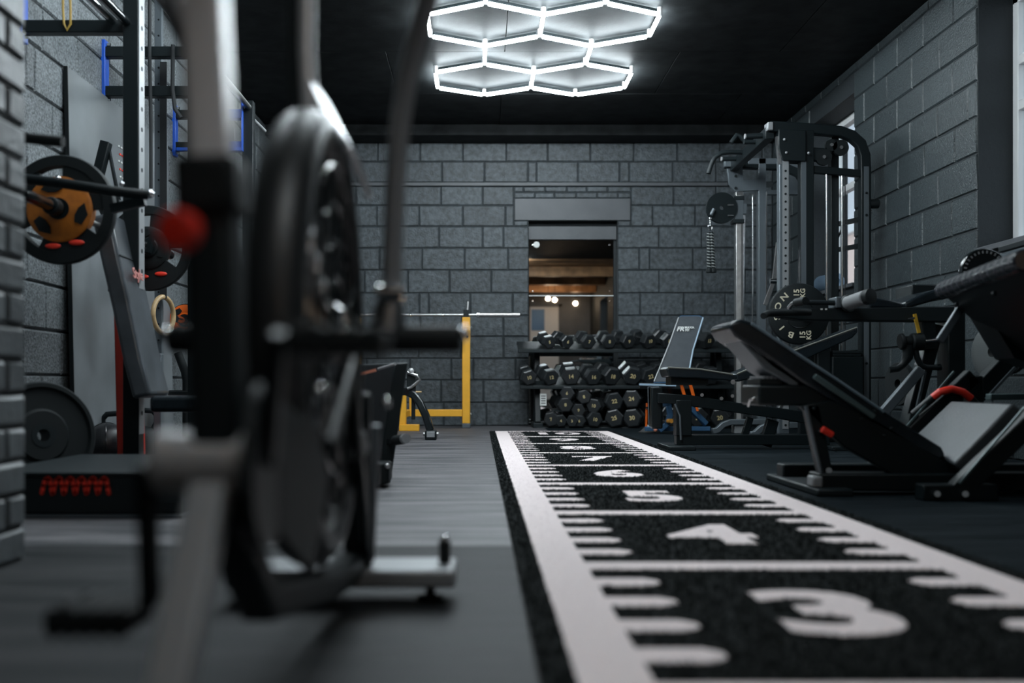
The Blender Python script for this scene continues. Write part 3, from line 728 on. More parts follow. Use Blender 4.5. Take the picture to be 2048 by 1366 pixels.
# bumper plate, slam ball, kettlebells on the floor
def bumper(label, c, r, th, ax, group=None):
    t = thing('bumper_plate', label, 'weight plate', Vector(c), group); A = Vector(ax).normalized()
    G().lathe([(.026,-th/2),(r*.45,-th/2),(r*.5,-th*.36),(r*.86,-th*.36),(r*.9,-th/2),(r*.97,-th/2),(r,-th*.38),(r,th*.38),(r*.97,th/2),(r*.9,th/2),(r*.86,th*.36),(r*.5,th*.36),(r*.45,th/2),(.026,th/2)], c, A, n=56, closed=True).o('tyre', rubber_m, t)
    G().lathe([(.026,-th*.52),(.05,-th*.52),(.05,th*.52),(.026,th*.52)], c, A, n=28, closed=True).o('steel_bush', satin_m, t)
    return t
bumper('thick black bumper plate leaning beside the brick pier', (-1.83,4.30,.222), .225, .09, (1,-1,.16))
sl = thing('slam_ball', 'shiny black slam ball on the floor beside the red upright', 'slam ball', (-1.985,5.5,0))
G().sph((-1.985,5.5,.117), .117, 28, 18).o('ball', mat('ball_rubber', (.018,.020,.023), .33, bump=.2, bs=90), sl)
for k in (0, 1): G().tube([(-1.985+.118*math.cos(a)*math.cos(.9+k), 5.5+.118*math.cos(a)*math.sin(.9+k), .117+.118*math.sin(a)) for a in [2*PI*i/32 for i in range(32)]], .0022, 6, closed=True).o('seam', gloss_m, sl)
def kettlebell(label, x, y, s=1.):
    t = thing('kettlebell', label, 'kettlebell', (x,y,0), group='kettlebells by the grey board')
    G().lathe([(.0,0),(.07*s,.0),(.095*s,.04*s),(.105*s,.09*s),(.095*s,.14*s),(.06*s,.18*s),(.0,.195*s)], (x,y,0), (0,0,1)).o('bell', rubber_m, t)
    P = [(x-.055*s,y,.16*s),(x-.082*s,y,.21*s),(x-.085*s,y,.255*s),(x-.06*s,y,.283*s),(x,y,.288*s),(x+.06*s,y,.283*s),(x+.085*s,y,.255*s),(x+.082*s,y,.21*s),(x+.055*s,y,.16*s)]
    G().tube(P, .017*s, 12).o('handle', satin_m, t)
kettlebell('black kettlebell standing just behind the slam ball', -2.05+.0, 5.85-.0, .95)
kettlebell('black kettlebell farther back beside the red upright', -2.03, 6.24, .98)
# orange-centred plate on a wall peg, a handle post and stacked plates behind the bench
cpl = at(372,642,7.2)
olympic_plate('weight_plate', 'bright orange weight plate on the wall peg behind the bench', cpl, .118, orange2_m, group='plates on the incline barbell', core=.95, start=1.2)
pst = thing('plate_peg_post', 'black plate post behind the bench, carrying the orange plate', 'weight tree', (cpl.x, 7.4, 0))
G().box(cpl.x-.03, cpl.x+.03, 7.36, 7.43, 0, 1.1).o('post', black_m, pst, bev=.004)
G().cyl((cpl.x,6.95,cpl.z), (cpl.x,7.38,cpl.z), .024).o('peg', gloss_m, pst)
G().box(cpl.x-.08, cpl.x+.25, 7.3, 7.6, 0, .05).o('base', black_m, pst, bev=.006)
hp = thing('prowler_sled', 'low black push sled with upright handle behind the bench seat', 'push sled', (at(365,800,6.6).x, 6.6, 0))
hx = at(365,800,6.6).x
G().box(hx-.16, hx+.2, 6.45, 6.95, .0, .06).o('skid', black_m, hp, bev=.01)
G().tube([(hx+.02,6.6,.05),(hx+.02,6.6,.46),(hx+.015,6.6,.52),(hx-.03,6.6,.64)], [.02,.02,.026,.026], 12).o('upright_handle', rubber_m, hp)
G().cyl((hx+.07,6.6,.05), (hx+.07,6.6,.60), .008).o('thin_pin', steel_m, hp)
G().cyl((hx+.05,6.75,.05), (hx+.05,6.75,.40), .025).o('plate_peg', steel_m, hp)
flat = thing('weight_plate', 'flat black weight plate lying high on the push sled peg', 'weight plate', (hx+.05,6.75,.36))
G().lathe([(.027,0),(.17,0),(.18,.01),(.18,.03),(.17,.04),(.027,.04)], (hx+.05,6.75,.36), (0,0,1), n=40, closed=True).o('disc', rubber_m, flat)
G().lathe([(.027,.041),(.05,.041),(.05,.046),(.027,.046)], (hx+.05,6.75,.36), (0,0,1), n=24, closed=True).o('blue_bush', blue_m, flat)

# ------------------------------------------------------------------ yellow squat stand and its barbell
ys = thing('squat_stand', 'yellow squat stand against the back block wall', 'squat rack', (-.7, 10.4, 0))
RY = 10.45
for x in (-1.245, -.137):
    u = G().box(x-.04, x+.04, RY-.04, RY+.04, .045, 1.115).o('upright', yellow_m, ys, bev=.006)
    G().box(x-.042, x+.042, RY-.045, RY+.06, 0, .045).o('foot_cap', grey_m, u, bev=.005)
    G().box(x-.028, x+.028, RY-.028, RY+.028, 1.115, 1.19).o('bar_cradle', black_m, u, bev=.004)
    G().bar((x+.012,RY+.022,1.18), (x+.020,RY+.022,1.275), .012, .05, up=(0,1,0)).o('cradle_horn', steel_m, u)
    G().cyl((x+.01,RY-.05,.92), (x+.01,RY-.04,.92), .012, n=10).o('pin', gloss_m, u)
    G().cyl((x+.045,RY,.14), (x+.05,RY,.14), .012, n=8).o('bolt', steel_m, u)
G().box(-1.205, -.177, RY-.035, RY+.035, .115, .185).o('lower_beam', yellow_m, ys, bev=.005)
lx = at(806,850,9.75).x
G().box(lx-.035, lx+.03, 9.72, 9.80, .06, .40).o('front_post', yellow_m, ys, bev=.005)
G().box(lx-.035, lx+.155, 9.70, 9.78, .0, .062).o('front_foot', yellow_m, ys, bev=.005)
G().box(lx-.03, lx+.025, 9.8, RY-.035, .12, .18).o('link_beam', yellow_m, ys, bev=.005)
G().box(lx+.045, lx+.075, 9.95, 9.99, .18, .42).o('short_post', yellow_m, ys, bev=.004)
bb = thing('barbell', 'long barbell resting on the yellow squat stand', 'barbell', (-.69, RY, 1.155))
bz = 1.140; x1 = at(1040,632,RY).x; x0 = x1-2.2
G().cyl((x0+.43,RY,bz), (x1-.43,RY,bz), .0145).o('shaft', steel_m, bb)
for a, b in ((x0,x0+.42), (x1-.42,x1)): G().cyl((a,RY,bz), (b,RY,bz), .025, n=20).o('sleeve', steel_m, bb, bev=.003)
for a in (x0+.425, x1-.425): G().cyl((a-.012,RY,bz), (a+.012,RY,bz), .034, n=20).o('collar', chrome_m, bb)
for a in (at(822,632,RY).x, at(887,632,RY).x): G().cyl((a-.012,RY,bz), (a+.012,RY,bz), .018).o('knurl_ring', chrome_m, bb)

# ------------------------------------------------------------------ bench with curved leg in front of the squat stand
cb = thing('hyperextension_bench', 'black bench with arched tube leg in front of yellow stand', 'weight bench', (-.6, 8.4, 0))
P = [at(786,784,8.3), at(812,783,8.3), at(827,790,8.28), at(840,806,8.25), at(852,832,8.22), at(861,862,8.20)]
G().rtube(P, .062, .07).o('arched_leg', gloss_m, cb, bev=.012)
e = at(862,868,8.18)
f = G().box(e.x-.045, e.x+.045, 8.12, 8.24, 0, .075).o('foot_block', black_m, cb, bev=.008)
G().box(e.x-.032, e.x+.032, 8.112, 8.12, .022, .068).o('foot_face', lgrey_m, f, bev=.004)
for s in (-1, 1): G().cyl((e.x+.045*s,8.18,.045), (e.x+.06*s,8.18,.045), .016, n=12).o('foot_bolt', steel_m, f)
a = at(786,784,8.3)
G().rtube([(a.x+.03,8.3,a.z), (a.x-.55,8.3,a.z-.02)], .062, .07).o('spine', gloss_m, cb, bev=.01)
G().rtube([(a.x-.5,8.3,a.z), (a.x-.56,8.3,0)], .062, .07).o('rear_leg', black_m, cb, bev=.01)
hp = at(823,752,8.3)
G().box(hp.x-.035, hp.x+.035, 8.27, 8.33, a.z, hp.z+.04).o('adjuster_post', satin_m, cb, bev=.006)
G().tube([hp+Vector((-.03,-.05,.03)), hp+Vector((.05,-.06,.0)), hp+Vector((.07,-.05,-.03)), hp+Vector((.0,-.05,-.09)), hp+Vector((-.03,-.05,-.10))], .014, 10).o('bent_handle', steel_m, cb)
G().sph(hp+Vector((0,-.05,.04)), .024).o('handle_ball', alu_m, cb)
G().cyl(at(828,784,8.28), at(843,784,8.28), .007).o('pop_pin', tan_m, cb)
G().box(a.x-.5, a.x-.05, 8.15, 8.45, a.z+.03, a.z+.10).o('pad', vinyl_m, cb, bev=.02)
G().box(hp.x+.0, hp.x+.03, 8.28, 8.32, a.z-.22, a.z).o('drop_post', satin_m, cb, bev=.003)
# upright black folded bench close behind the bike
fbn = thing('folded_bench', 'black folded bench tilted upright right behind the fan bike', 'weight bench', (at(765,960,4.55).x, 4.6, 0))
p0, p1 = at(768,968,4.55), at(803,726,4.55)
q = Vector((.030,0,.003))
G().hexa([p0-q, p0+q, p0+q+Vector((-.25,.42,.0)), p0-q+Vector((-.25,.42,0)), p1-q, p1+q, p1+q+Vector((-.25,.42,0)), p1-q+Vector((-.25,.42,0))]).o('bench_board', satin_m, fbn, bev=.006)
r = G().cyl(at(790,881,4.5), at(808,878,4.42), .022, n=20).o('foam_peg', rubber_m, fbn, bev=.004)
G().cyl(at(808,878,4.42), at(812,877,4.40), .021, n=20).o('peg_cap', lgrey_m, r)
G().bar(at(790,881,4.5), at(776,884,4.56), .018, .018).o('peg_arm', black_m, fbn)
G().prism([at(726,926,4.35), at(778,926,4.35), at(778,966,4.35), at(752,976,4.35), at(722,976,4.35)], (0,.16,0)).o('foot_shoe', rubber_m, fbn, bev=.01)
G().sph(at(775,932,4.34), .012).o('shoe_bolt', steel_m, fbn)
G().cyl(at(757,738,4.6), at(790,728,4.5), .006).o('latch_wire', alu_m, fbn)
G().bar(at(706,752,4.4), at(752,740,4.4), .012, .012).o('orange_tag', mat('salmon_tag', (.70,.25,.16), .5), fbn)

# ------------------------------------------------------------------ dumbbell rack
dr = thing('dumbbell_rack', 'black three-tier dumbbell rack in front of the mirrors', 'dumbbell rack', (1.5, 10.6, 0))
xa, xb = at(1075,800,10.5).x, at(1442,800,10.5).x
for x in (xa, xb):
    fr = G().rtube([(x,10.46,.05),(x,10.58,.50),(x,10.66,.84)], .07, .06, up=(1,0,0)).o('end_frame', black_m, dr, bev=.006)
    G().box(x-.05, x+.05, 10.38, 10.86, .0, .05).o('rack_foot', satin_m, dr, bev=.006)
    G().rtube([(x,10.84,.03),(x,10.84,.86)], .06, .06).o('rear_post', black_m, dr, bev=.006)
G().box(xa+.02, xa+.085, 10.40, 10.408, .225, .345).o('paper_label', silver_m, dr)
g = G()
for k in range(4): g.box(xa+.03, xa+.075, 10.397, 10.40, .245+.024*k, .253+.024*k)
g.o('label_print', black_m, dr)
def shelf(zf, zr, yf, yr, x0, x1):
    t = G().hexa([(x0,yf,zf-.012),(x1,yf,zf-.012),(x1,yr,zr-.012),(x0,yr,zr-.012),(x0,yf,zf),(x1,yf,zf),(x1,yr,zr),(x0,yr,zr)]).o('tray', rubber_m, dr, bev=.003)
    for y, z in ((yf,zf), (yr,zr)): G().bar((x0,y,z-.022), (x1,y,z-.022), .03, .035).o('rail', satin_m, t, bev=.006)
    return t
SA = math.radians(14)
T1 = shelf(.795,.885,10.40,10.76, at(1036,690,10.4).x, xb+.1); T2 = shelf(.43,.52,10.36,10.72, at(1040,770,10.36).x, xb+.1)
shelf(.013,.014,10.36,10.74, xa-.02, xb+.05)
def dumbbell(label, x, y, z, r, num, yaw, pitch, roll, group, ln=None):
    t = thing('dumbbell', label, 'dumbbell', (x,y,z), group, rot=(pitch, 0, yaw))
    key = (round(r,3), num)
    if key not in DB:
        hl = r*1.05; gp = .115
        def head(y0, y1):
            pr = [(r*.86, y0), (r, y0+.008), (r, y1-.008), (r*.86, y1)]; V = []
            for rr, yy_ in pr:
                for k in range(6): V.append((rr*math.cos(PI/3*k), yy_, rr*math.sin(PI/3*k)))
            f = [(6*i+k, 6*i+(k+1)%6, 6*i+6+(k+1)%6, 6*i+6+k) for i in range(3) for k in range(6)] + [tuple(range(6))[::-1], tuple(range(18,24))]
            gg = G().add(V, [q[::-1] for q in f]); return gg.mesh('head', hexm, smooth=0)
        numg = G(); put_text(numg, num, r*.58, .0012, Matrix.Translation((0,-.001,0)) @ Matrix(((1,0,0,0),(0,0,-1,0),(0,1,0,0),(0,0,0,1))), bold=r*.012)
        DB[key] = (head(0, hl), head(hl+gp, 2*hl+gp), G().tube([(0,hl-.01,0),(0,hl+gp*.5,0),(0,hl+gp+.01,0)], [.014,.017,.014], 12).mesh('handle', chrome_m), numg.mesh('number', gold_m, smooth=0))
    h0, h1, hd, nm = DB[key]
    for n_, me in (('head', h0), ('head', h1), ('handle', hd), ('number', nm)):
        o = bpy.data.objects.new(n_, me); C.objects.link(o); o.parent = t; o.rotation_euler = (0, roll, 0)
    return t
DB = {}
hexm = mat('hex_rubber', (.020,.023,.025), .30, bump=.12, bs=200)
ORD = ['first', 'second', 'third', 'fourth', 'fifth', 'sixth', 'seventh', 'eighth', 'ninth', 'tenth']
top = [(1099.6,683), (1136,683), (1179,683), (1219.5,683), (1259,683), (1301,684), (1340,682), (1380,682), (1419,680)]
for i, (x, y) in enumerate(top):
    r = .070+.002*i; p = at(x, y, 10.36)
    dumbbell('black hex dumbbell, %s from the left on the top tier' % ORD[i], p.x, p.y,   .797+r*.88, r, str(5+i*1), math.radians(14+9*math.sin(i*1.7)+i*1.5), SA, (i*.9) % .5-.25, 'dumbbells on the top tier')
mid = [(1058.6,758,.082), (1103,756,.085), (1142,752,.095), (1187.5,754,.088), (1226,754,.095), (1266,753,.098), (1302,752,.095), (1342,752,.095), (1384,750,.095), (1424,748,.098)]
for i, (x, y, r) in enumerate(mid):
    p = at(x, y, 10.32)
    dumbbell('black hex dumbbell, %s from the left on the middle tier' % ORD[i], p.x, p.y, .43+r*.88, r, str(10+2*i), math.radians(8+10*math.sin(i*2.1)+i*.8), SA, (i*1.3) % .6-.3, 'dumbbells on the middle tier')
low = [(1102,839,.078,'7'), (1122,845,.066,'4'), (1144,845,.064,'3'), (1158.5,846,.064,'6'), (1190,841,.082,'10'), (1228.5,838,.096,'25'), (1264,837.5,.099,'30'), (1131,812,.080,'8'), (1157,823,.072,'9'), (1187,814,.078,'10'), (1168,796,.076,'8'), (1229,805,.096,'22'), (1263,800,.096,'24'), (1134,789,.076,'6'),
       (1352,838,.105,'28'), (1396,838,.105,'26'), (1440,838,.10,'20')]
DESC = ['black hex dumbbell on the floor tier beside the paper label', 'small dumbbell second from the paper label on the floor tier', 'tiny dumbbell peeping out between two others on the floor tier', 'small round-looking dumbbell on the floor tier, left of the middle one', 'floor-tier dumbbell just left of the two big stacked pairs', 'big floor dumbbell under the left stacked pair', 'largest floor dumbbell next to the orange-trimmed bench',
        'small dumbbell heaped at the left of the floor-tier pile', 'dumbbell heaped in the middle row of the floor-tier pile', 'dumbbell heaped against the big pairs on the floor tier', 'topmost small dumbbell of the floor-tier heap', 'big dumbbell stacked on top, left of the two pairs', 'big dumbbell stacked on top, right of the two pairs', 'dark small dumbbell topmost at the left of the heap',
        'floor-tier dumbbell seen between the legs of the black bench', 'floor-tier dumbbell seen under the beam of the black bench', 'floor-tier dumbbell nearest the cable machine']
for i, (x, y, r, n) in enumerate(low):
    Y = 10.30 if y > 830 else 10.33; p = at(x, y, Y)
    z = max(r*.87+.016, p.z) if y > 830 else p.z+.01
    dumbbell(DESC[i], p.x, p.y, z, r, n, math.radians(-6+13*math.sin(i*1.9)), math.radians(3), (i*1.1) % .5-.25, 'dumbbells heaped on the floor tier')

# ------------------------------------------------------------------ steel-blue bench in front of the rack
b1 = thing('adjustable_bench', 'upright adjustable bench with blue edges and orange posts', 'weight bench', (at(1330,865,9.4).x, 9.35, 0))
A = [at(1308,764,9.15), at(1374,764,9.15), at(1386,700,9.28), at(1406,636,9.42), at(1398,632,9.43), at(1362,632,9.43), at(1357,636,9.42), at(1338,690,9.30)]
nrm = (A[1]-A[0]).cross(A[3]-A[0]).normalized()
if nrm.y > 0: nrm = -nrm
pad = G().prism([p+nrm*.004 for p in A], -nrm*.03).o('back_pad', pad_m, b1, bev=.006)
G().prism([p+(p-at(1358,695,9.3))*.02 for p in A], -nrm*.045).o('pad_shell', navy_m, pad, bev=.004)
for s in ((0, 7, 6), (1, 2, 3)):
    P = [A[i]+nrm*.006 for i in s]; G().tube(P, .007, 8).o('piping', lgrey_m if s[0] == 0 else mat('pale_blue_edge', (.35,.48,.60), .3), pad)
M_ = Matrix.Translation(at(1369,659,9.36)+nrm*.006)
ex = (A[4]-A[5]).normalized(); ez = nrm; ey = ez.cross(ex); M_ = M_ @ Matrix(((ex.x,ey.x,ez.x,0),(ex.y,ey.y,ez.y,0),(ex.z,ey.z,ez.z,0),(0,0,0,1)))
g = G(); put_text(g, 'FR', .062, .0015, M_ @ Matrix.Translation((-.042,0,0)), bold=.002, shear=.35)
put_text(g, 'MAXA', .030, .0015, M_ @ Matrix.Translation((.045,.016,0)), bold=.001); put_text(g, 'FIT', .032, .0015, M_ @ Matrix.Translation((.025,-.012,0)), bold=.001)
g.o('logo', silver_m, pad, smooth=0)
s0, s1 = at(1278,766,8.95), at(1352,768,8.95)
sp = G().hexa([s0+Vector((0,0,-.03)), s1+Vector((0,0,-.03)), s1+Vector((0,.32,-.05)), s0+Vector((.05,.32,-.05)), s0, s1, s1+Vector((0,.32,-.02)), s0+Vector((.05,.32,-.02))]).o('seat_pad', pad_m, b1, bev=.008)
G().bar(s0+Vector((0,-.004,-.012)), s1+Vector((0,-.004,-.012)), .012, .016).o('seat_edge', mat('pale_blue_edge', (.35,.48,.60), .3), sp)
for x in (1362, 1380):
    G().bar(at(x,768,9.2), at(x+7,792,9.2), .020, .028, up=(1,0,0)).o('orange_post', orange2_m, b1, bev=.003)
    G().bar(at(x+7,792,9.2), at(x+15,822,9.2), .018, .02, up=(1,0,0)).o('post_stem', orange2_m, b1)
G().rtube([at(1336,808,9.25), at(1340,830,9.25), at(1334,848,9.25), at(1318,861,9.25)], .05, .05).o('curved_leg', navy_m, b1, bev=.006)
G().bar(at(1326,810,9.25), at(1352,806,9.25), .05, .03).o('cross_plate', navy_m, b1, bev=.004)
G().bar(at(1376,812,9.25), at(1412,848,9.3), .05, .045).o('rear_leg', navy_m, b1, bev=.005)
G().cyl(at(1336,842,9.2), at(1343,842,9.15), .020, n=16).o('adjust_knob', mat('yellow_knob', (.75,.33,.05), .4), b1)
G().bar(at(1320,841,9.2), at(1336,842,9.2), .008, .008).o('knob_pin', steel_m, b1)
G().bar(at(1294,806,9.3), at(1292,858,9.3), .016, .018, up=(1,0,0)).o('front_post', orange2_m, b1, bev=.003)
G().cyl(at(1292,816,9.29), at(1297,816,9.29), .014).o('post_clip', chrome_m, b1)
G().lathe([(.09,0),(.09,.008),(.075,.012),(.015,.07),(.0,.07)], at(1297,865,9.42).xy.to_3d(), (0,0,1)).o('floor_cone', steel_m, b1)
G().box(at(1290,860,9.3).x, at(1420,860,9.3).x, 9.28, 9.34, .02, .06).o('base_beam', navy_m, b1, bev=.005)
G().sph(at(1311,860,9.24), .018).o('end_bolt', mat('salmon_tag', (.70,.25,.16), .5), b1)
G().bar(at(1330,770,9.15), at(1345,808,9.25), .05, .05).o('seat_support', black_m, b1)

# ------------------------------------------------------------------ black flat-incline bench
b2 = thing('utility_bench', 'black utility bench with its raised back toward the leg press', 'weight bench', (at(1500,900,7.05).x, 7.1, 0))
Yn = 6.95; W_ = .30
g = G(); g.prism([at(1333,738,Yn), at(1340,733,Yn), at(1400,737,Yn), at(1468,748,Yn), at(1468,762,Yn), at(1400,757,Yn), at(1338,754,Yn)], (0,W_,0)); g.o('seat_pad', vinyl_m, b2, bev=.010, seg=3)
G().tube([at(1336,735,Yn), at(1400,738.5,Yn), at(1466,749,Yn)], .006, 8).o('seat_piping', mat('dull_piping', (.16,.16,.14), .4), b2)
g = G(); g.prism([at(1473,748,Yn), at(1560,712,Yn), at(1714,655,Yn), at(1716,664,Yn), at(1705,676,Yn), at(1570,738,Yn), at(1476,764,Yn)], (0,W_,0)); g.o('back_pad', vinyl_m, b2, bev=.010, seg=3)
G().tube([at(1474,748,Yn), at(1560,712,Yn), at(1714,655,Yn)], .006, 8).o('back_piping', mat('dull_piping', (.16,.16,.14), .4), b2)
h = G().cyl(at(1466,764,Yn-.01), at(1466,764,Yn+W_), .016).o('hinge', steel_m, b2)
G().box(at(1345,760,Yn).x, at(1420,760,Yn).x, Yn+.05, Yn+.25, at(0,770,Yn).z, at(0,754,Yn).z).o('seat_carrier', black_m, b2)
G().prism([at(1316,786,7.0), at(1316,806,7.0), at(1350,808,7.0), at(1560,838,7.0), at(1640,852,7.0), at(1640,826,7.0), at(1480,806,7.0), at(1380,790,7.0)], (0,.10,0)).o('main_beam', black_m, b2, bev=.005)
p = G().box(at(1352,0,7.0).x, at(1383,0,7.0).x, 6.99, 7.10, .09, at(0,800,7.0).z).o('front_column', black_m, b2, bev=.006)
G().tube([at(1350,808,6.985), at(1360,832,6.985), at(1362,880,6.985)], .007, 8).o('column_edge', grey_m, p)
G().box(at(1353,0,7.0).x, at(1660,0,7.0).x, 7.0, 7.09, .028, .098).o('base_beam', black_m, b2, bev=.005)
G().box(at(1332,0,6.95).x, at(1384,0,6.95).x, 6.82, 7.3, .0, .028).o('front_foot', satin_m, b2, bev=.006)
G().box(at(1650,0,6.95).x, at(1690,0,6.95).x, 6.82, 7.3, .0, .028).o('rear_foot', satin_m, b2, bev=.006)
rl = G().box(at(1296,0,7.2).x, at(1318,0,7.2).x, 7.05, 7.12, at(0,856,7.2).z, at(0,774,7.2).z).o('leg_hold', black_m, b2, bev=.010)
G().tube([at(1318,774,7.04), at(1296,774,7.04), at(1298,852,7.04), at(1304,855,7.04)], .004, 8).o('leg_hold_piping', grey_m, rl)
G().bar(at(1500,835,7.05), at(1485,885,7.05), .04, .045, up=(1,0,0)).o('prop', black_m, b2, bev=.004)
G().bar(at(1545,840,7.05), at(1530,892,7.05), .05, .08, up=(1,0,0)).o('rear_column', black_m, b2, bev=.005)
G().bar(at(1560,770,7.1), at(1500,812,7.1), .04, .05).o('back_strut', black_m, b2, bev=.004)
G().bar(at(1560,818,7.06), at(1568,800,7.06), .02, .02).o('ladder_pin', steel_m, b2)
for x, y in ((1404,790), (1443,797), (1465,792)): G().cyl(at(x,y,6.98), at(x,y,7.02), .012).o('bolt', steel_m, b2)

# ------------------------------------------------------------------ cable machine by the far window
YN, YF = 7.9, 9.3
cm = thing('cable_machine', 'tall black cable machine with pull-up handles by the far window', 'cable machine', (2.6, 8.6, 0))
def wx(x, Y=YN): return at(x, 0, Y).x
def wz(y, Y=YN): return at(0, y, Y).z
# near side frame
bow = [(wx(1538),YN,wz(254)), (wx(1610),YN,wz(258)), (wx(1680),YN,wz(264)), (wx(1702),YN,wz(272)), (wx(1720),YN,wz(288)), (wx(1728),YN,wz(312)), (wx(1729),YN,wz(345)), (wx(1729),YN,.06)]
G().rtube(bow, .078, .075).o('side_bow', black_m, cm, bev=.008)
G().box(wx(1724), wx(1735)-.004, YN-.041, YN-.0378, .1, wz(335)).o('bow_face', grey_m, cm)
for y in (388, 432, 727): G().cyl((wx(1729),YN-.045,wz(y)), (wx(1729),YN-.038,wz(y)), .010, n=10).o('bolt', black_m, cm)
G().box(wx(1532), wx(1543), YN-.05, YN+.05, wz(263), wz(247)).o('end_cap', lgrey_m, cm, bev=.005)
col = G().box(wx(1556), wx(1576), YN-.038, YN+.038, .06, wz(318)).o('perforated_column', grey_m, cm, bev=.005)
G().box(wx(1562), wx(1574), YN-.041, YN-.0375, .1, wz(320)).o('column_face', lgrey_m, col)
g = G()
for k in range(34): g.cyl((wx(1568),YN-.0435,wz(344)-.0585*k), (wx(1568),YN-.0405,wz(344)-.0585*k), .009, n=10)
g.o('adjustment_holes', rubber_m, col)
G().cyl((wx(1580),YN+.03,.2), (wx(1580),YN+.03,wz(390)), .008).o('chrome_guide', chrome_m, cm)
G().bar((wx(1552),YN-.02,wz(275)), (wx(1558),YN-.02,wz(330)), .02, .04, up=(0,1,0)).o('pulley_strap', steel_m, cm)
G().prism([(wx(1553),YN-.06,wz(262)), (wx(1607),YN-.06,wz(264)), (wx(1607),YN-.06,wz(326)), (wx(1562),YN-.06,wz(324)), (wx(1553),YN-.06,wz(300))], (0,.12,0)).o('pulley_box', black_m, cm, bev=.005)
for x, y in ((1564,283), (1568,309), (1612,310)): G().sph((wx(x),YN-.064,wz(y)), .011).o('bolt_head', lgrey_m, cm)
mid = G().box(wx(1598), wx(1625), YN-.04, YN+.04, .05, wz(262)).o('mid_column', black_m, cm, bev=.006)
G().box(wx(1599), wx(1609), YN-.043, YN-.0395, wz(640), wz(325)).o('column_face', grey_m, mid)
g = G(); g.bar((wx(1620),YN,wz(339)), (wx(1722),YN,wz(348)), .05, .055); g.o('cross_bar', black_m, cm, bev=.005)
G().bar((wx(1610),YN,wz(308)), (wx(1660),YN,wz(312)), .06, .10).o('pulley_arm', black_m, cm, bev=.008)
for x, y, r in ((1645,316,.062), (1679,297,.060), (1660,292,.045)):
    G().lathe([(.012,-.014),(r,-.014),(r*.86,0),(r,.014),(.012,.014)], (wx(x),YN-.02,wz(y)), (0,1,0), n=32, closed=True).o('pulley', rubber_m, cm)
    G().cyl((wx(x),YN-.045,wz(y)), (wx(x),YN+.01,wz(y)), .013).o('pulley_axle', steel_m, cm)
G().box(wx(1666), wx(1682), YN+.04, YN+.12, .05, wz(270)).o('rear_column', satin_m, cm, bev=.006)
for x, r in ((1653, .0105), (1684, .0105), (1690, .004)):
    G().cyl((wx(x),YN-.0,.62), (wx(x),YN-.0,wz(342)), r).o('guide_rod', chrome_m if r > .005 else cable_m, cm)
ws = G().box(wx(1656), wx(1717), YN-.10, YN+.12, .03, wz(714)).o('weight_shroud', black_m, cm, bev=.006)
G().box(wx(1630), wx(1656), YN-.06, YN+.1, .05, wz(690)).o('shroud_side', satin_m, cm, bev=.006)
for k in range(8): G().box(wx(1659), wx(1714), YN-.09, YN+.10, wz(712)+.022*k-.004, wz(712)+.022*k+.016).o('weight_slab', satin_m if k % 2 else black_m, cm, bev=.003) if k < 2 else None
G().cyl((wx(1735),YN,wz(408)), (wx(1757),YN,wz(408)), .035).o('plate_horn', rubber_m, cm, bev=.006)
G().cyl((wx(1735),YN-.01,wz(424)), (wx(1742),YN-.01,wz(424)), .014).o('spring_pin', chrome_m, cm)
G().box(wx(1590), wx(1600), YN-.04, YN+.04, wz(640), wz(615)).o('horn_bracket', black_m, cm)
# ladder bars by the window
for y in (437, 490): G().bar((wx(1688),YN+.4,wz(y)), (wx(1724),YN+.05,wz(y)), .03, .035).o('ladder_rung', black_m, cm)
G().tube([(wx(1706),YN+.2,wz(440)), (wx(1697),YN+.25,wz(470)), (wx(1692),YN+.3,wz(492))], .008, 8).o('hook_strap', black_m, cm)
# far side frame
fx = lambda x: wx(x, YF)
fz = lambda y: wz(y, YF)
sc = G().box(fx(1470), fx(1485), YF-.036, YF+.036, .06, fz(384)).o('steel_column', steel_m, cm, bev=.004)
G().box(fx(1471.5), fx(1480), YF-.039, YF-.0355, .1, fz(392)).o('dull_face', mat('bare_steel', (.36,.35,.34), .5, metal=.4, var=.15, vs_=20), sc)
cr = G().box(fx(1466), fx(1484), YF-.055, YF+.055, fz(447), fz(396)).o('slide_carriage', grey_m, cm, bev=.006)
for y0, y1 in ((402,394), (448,440)): G().box(fx(1464), fx(1486), YF-.06, YF+.06, fz(y0), fz(y1)).o('slide_collar', satin_m, cr, bev=.005)
G().box(fx(1480), fx(1491), YF-.05, YF-.03, fz(430), fz(409)).o('pin_bracket', grey_m, cr, bev=.006)
G().cyl((fx(1484),YF+.02,.2), (fx(1484)+.03,YF+.02,fz(430)), .006).o('chrome_guide', chrome_m, cm)
G().cyl((fx(1487),YF,.15), (fx(1487),YF,fz(430)), .007).o('chrome_rod', chrome_m, cm)
G().cyl((fx(1511),YF+.1,.15), (fx(1511),YF+.1,fz(385)), .006).o('chrome_rod', chrome_m, cm)
G().prism([(fx(1452),YF-.04,fz(336)), (fx(1483),YF-.04,fz(334)), (fx(1485),YF-.04,fz(362)), (fx(1517),YF-.04,fz(360)), (fx(1517),YF-.04,fz(382)), (fx(1468),YF-.04,fz(385)), (fx(1456),YF-.04,fz(370))], (0,.03,0)).o('top_bracket', grey_m, cm, bev=.003)
for y in (354, 378): G().cyl((fx(1469),YF-.05,fz(y)), (fx(1469),YF-.04,fz(y)), .012, n=10).o('bolt', rubber_m, cm)
fm = G().box(fx(1515), fx(1530), YF-.04, YF+.04, .05, fz(318)).o('far_mid_column', grey_m, cm, bev=.005)
G().box(fx(1529), fx(1531.5), YF-.043, YF-.03, .1, fz(385)).o('column_edge', chrome_m, fm)
G().box(fx(1494), fx(1556), YF-.04, YF+.04, fz(330), fz(318)).o('far_top_beam', grey_m, cm, bev=.005)
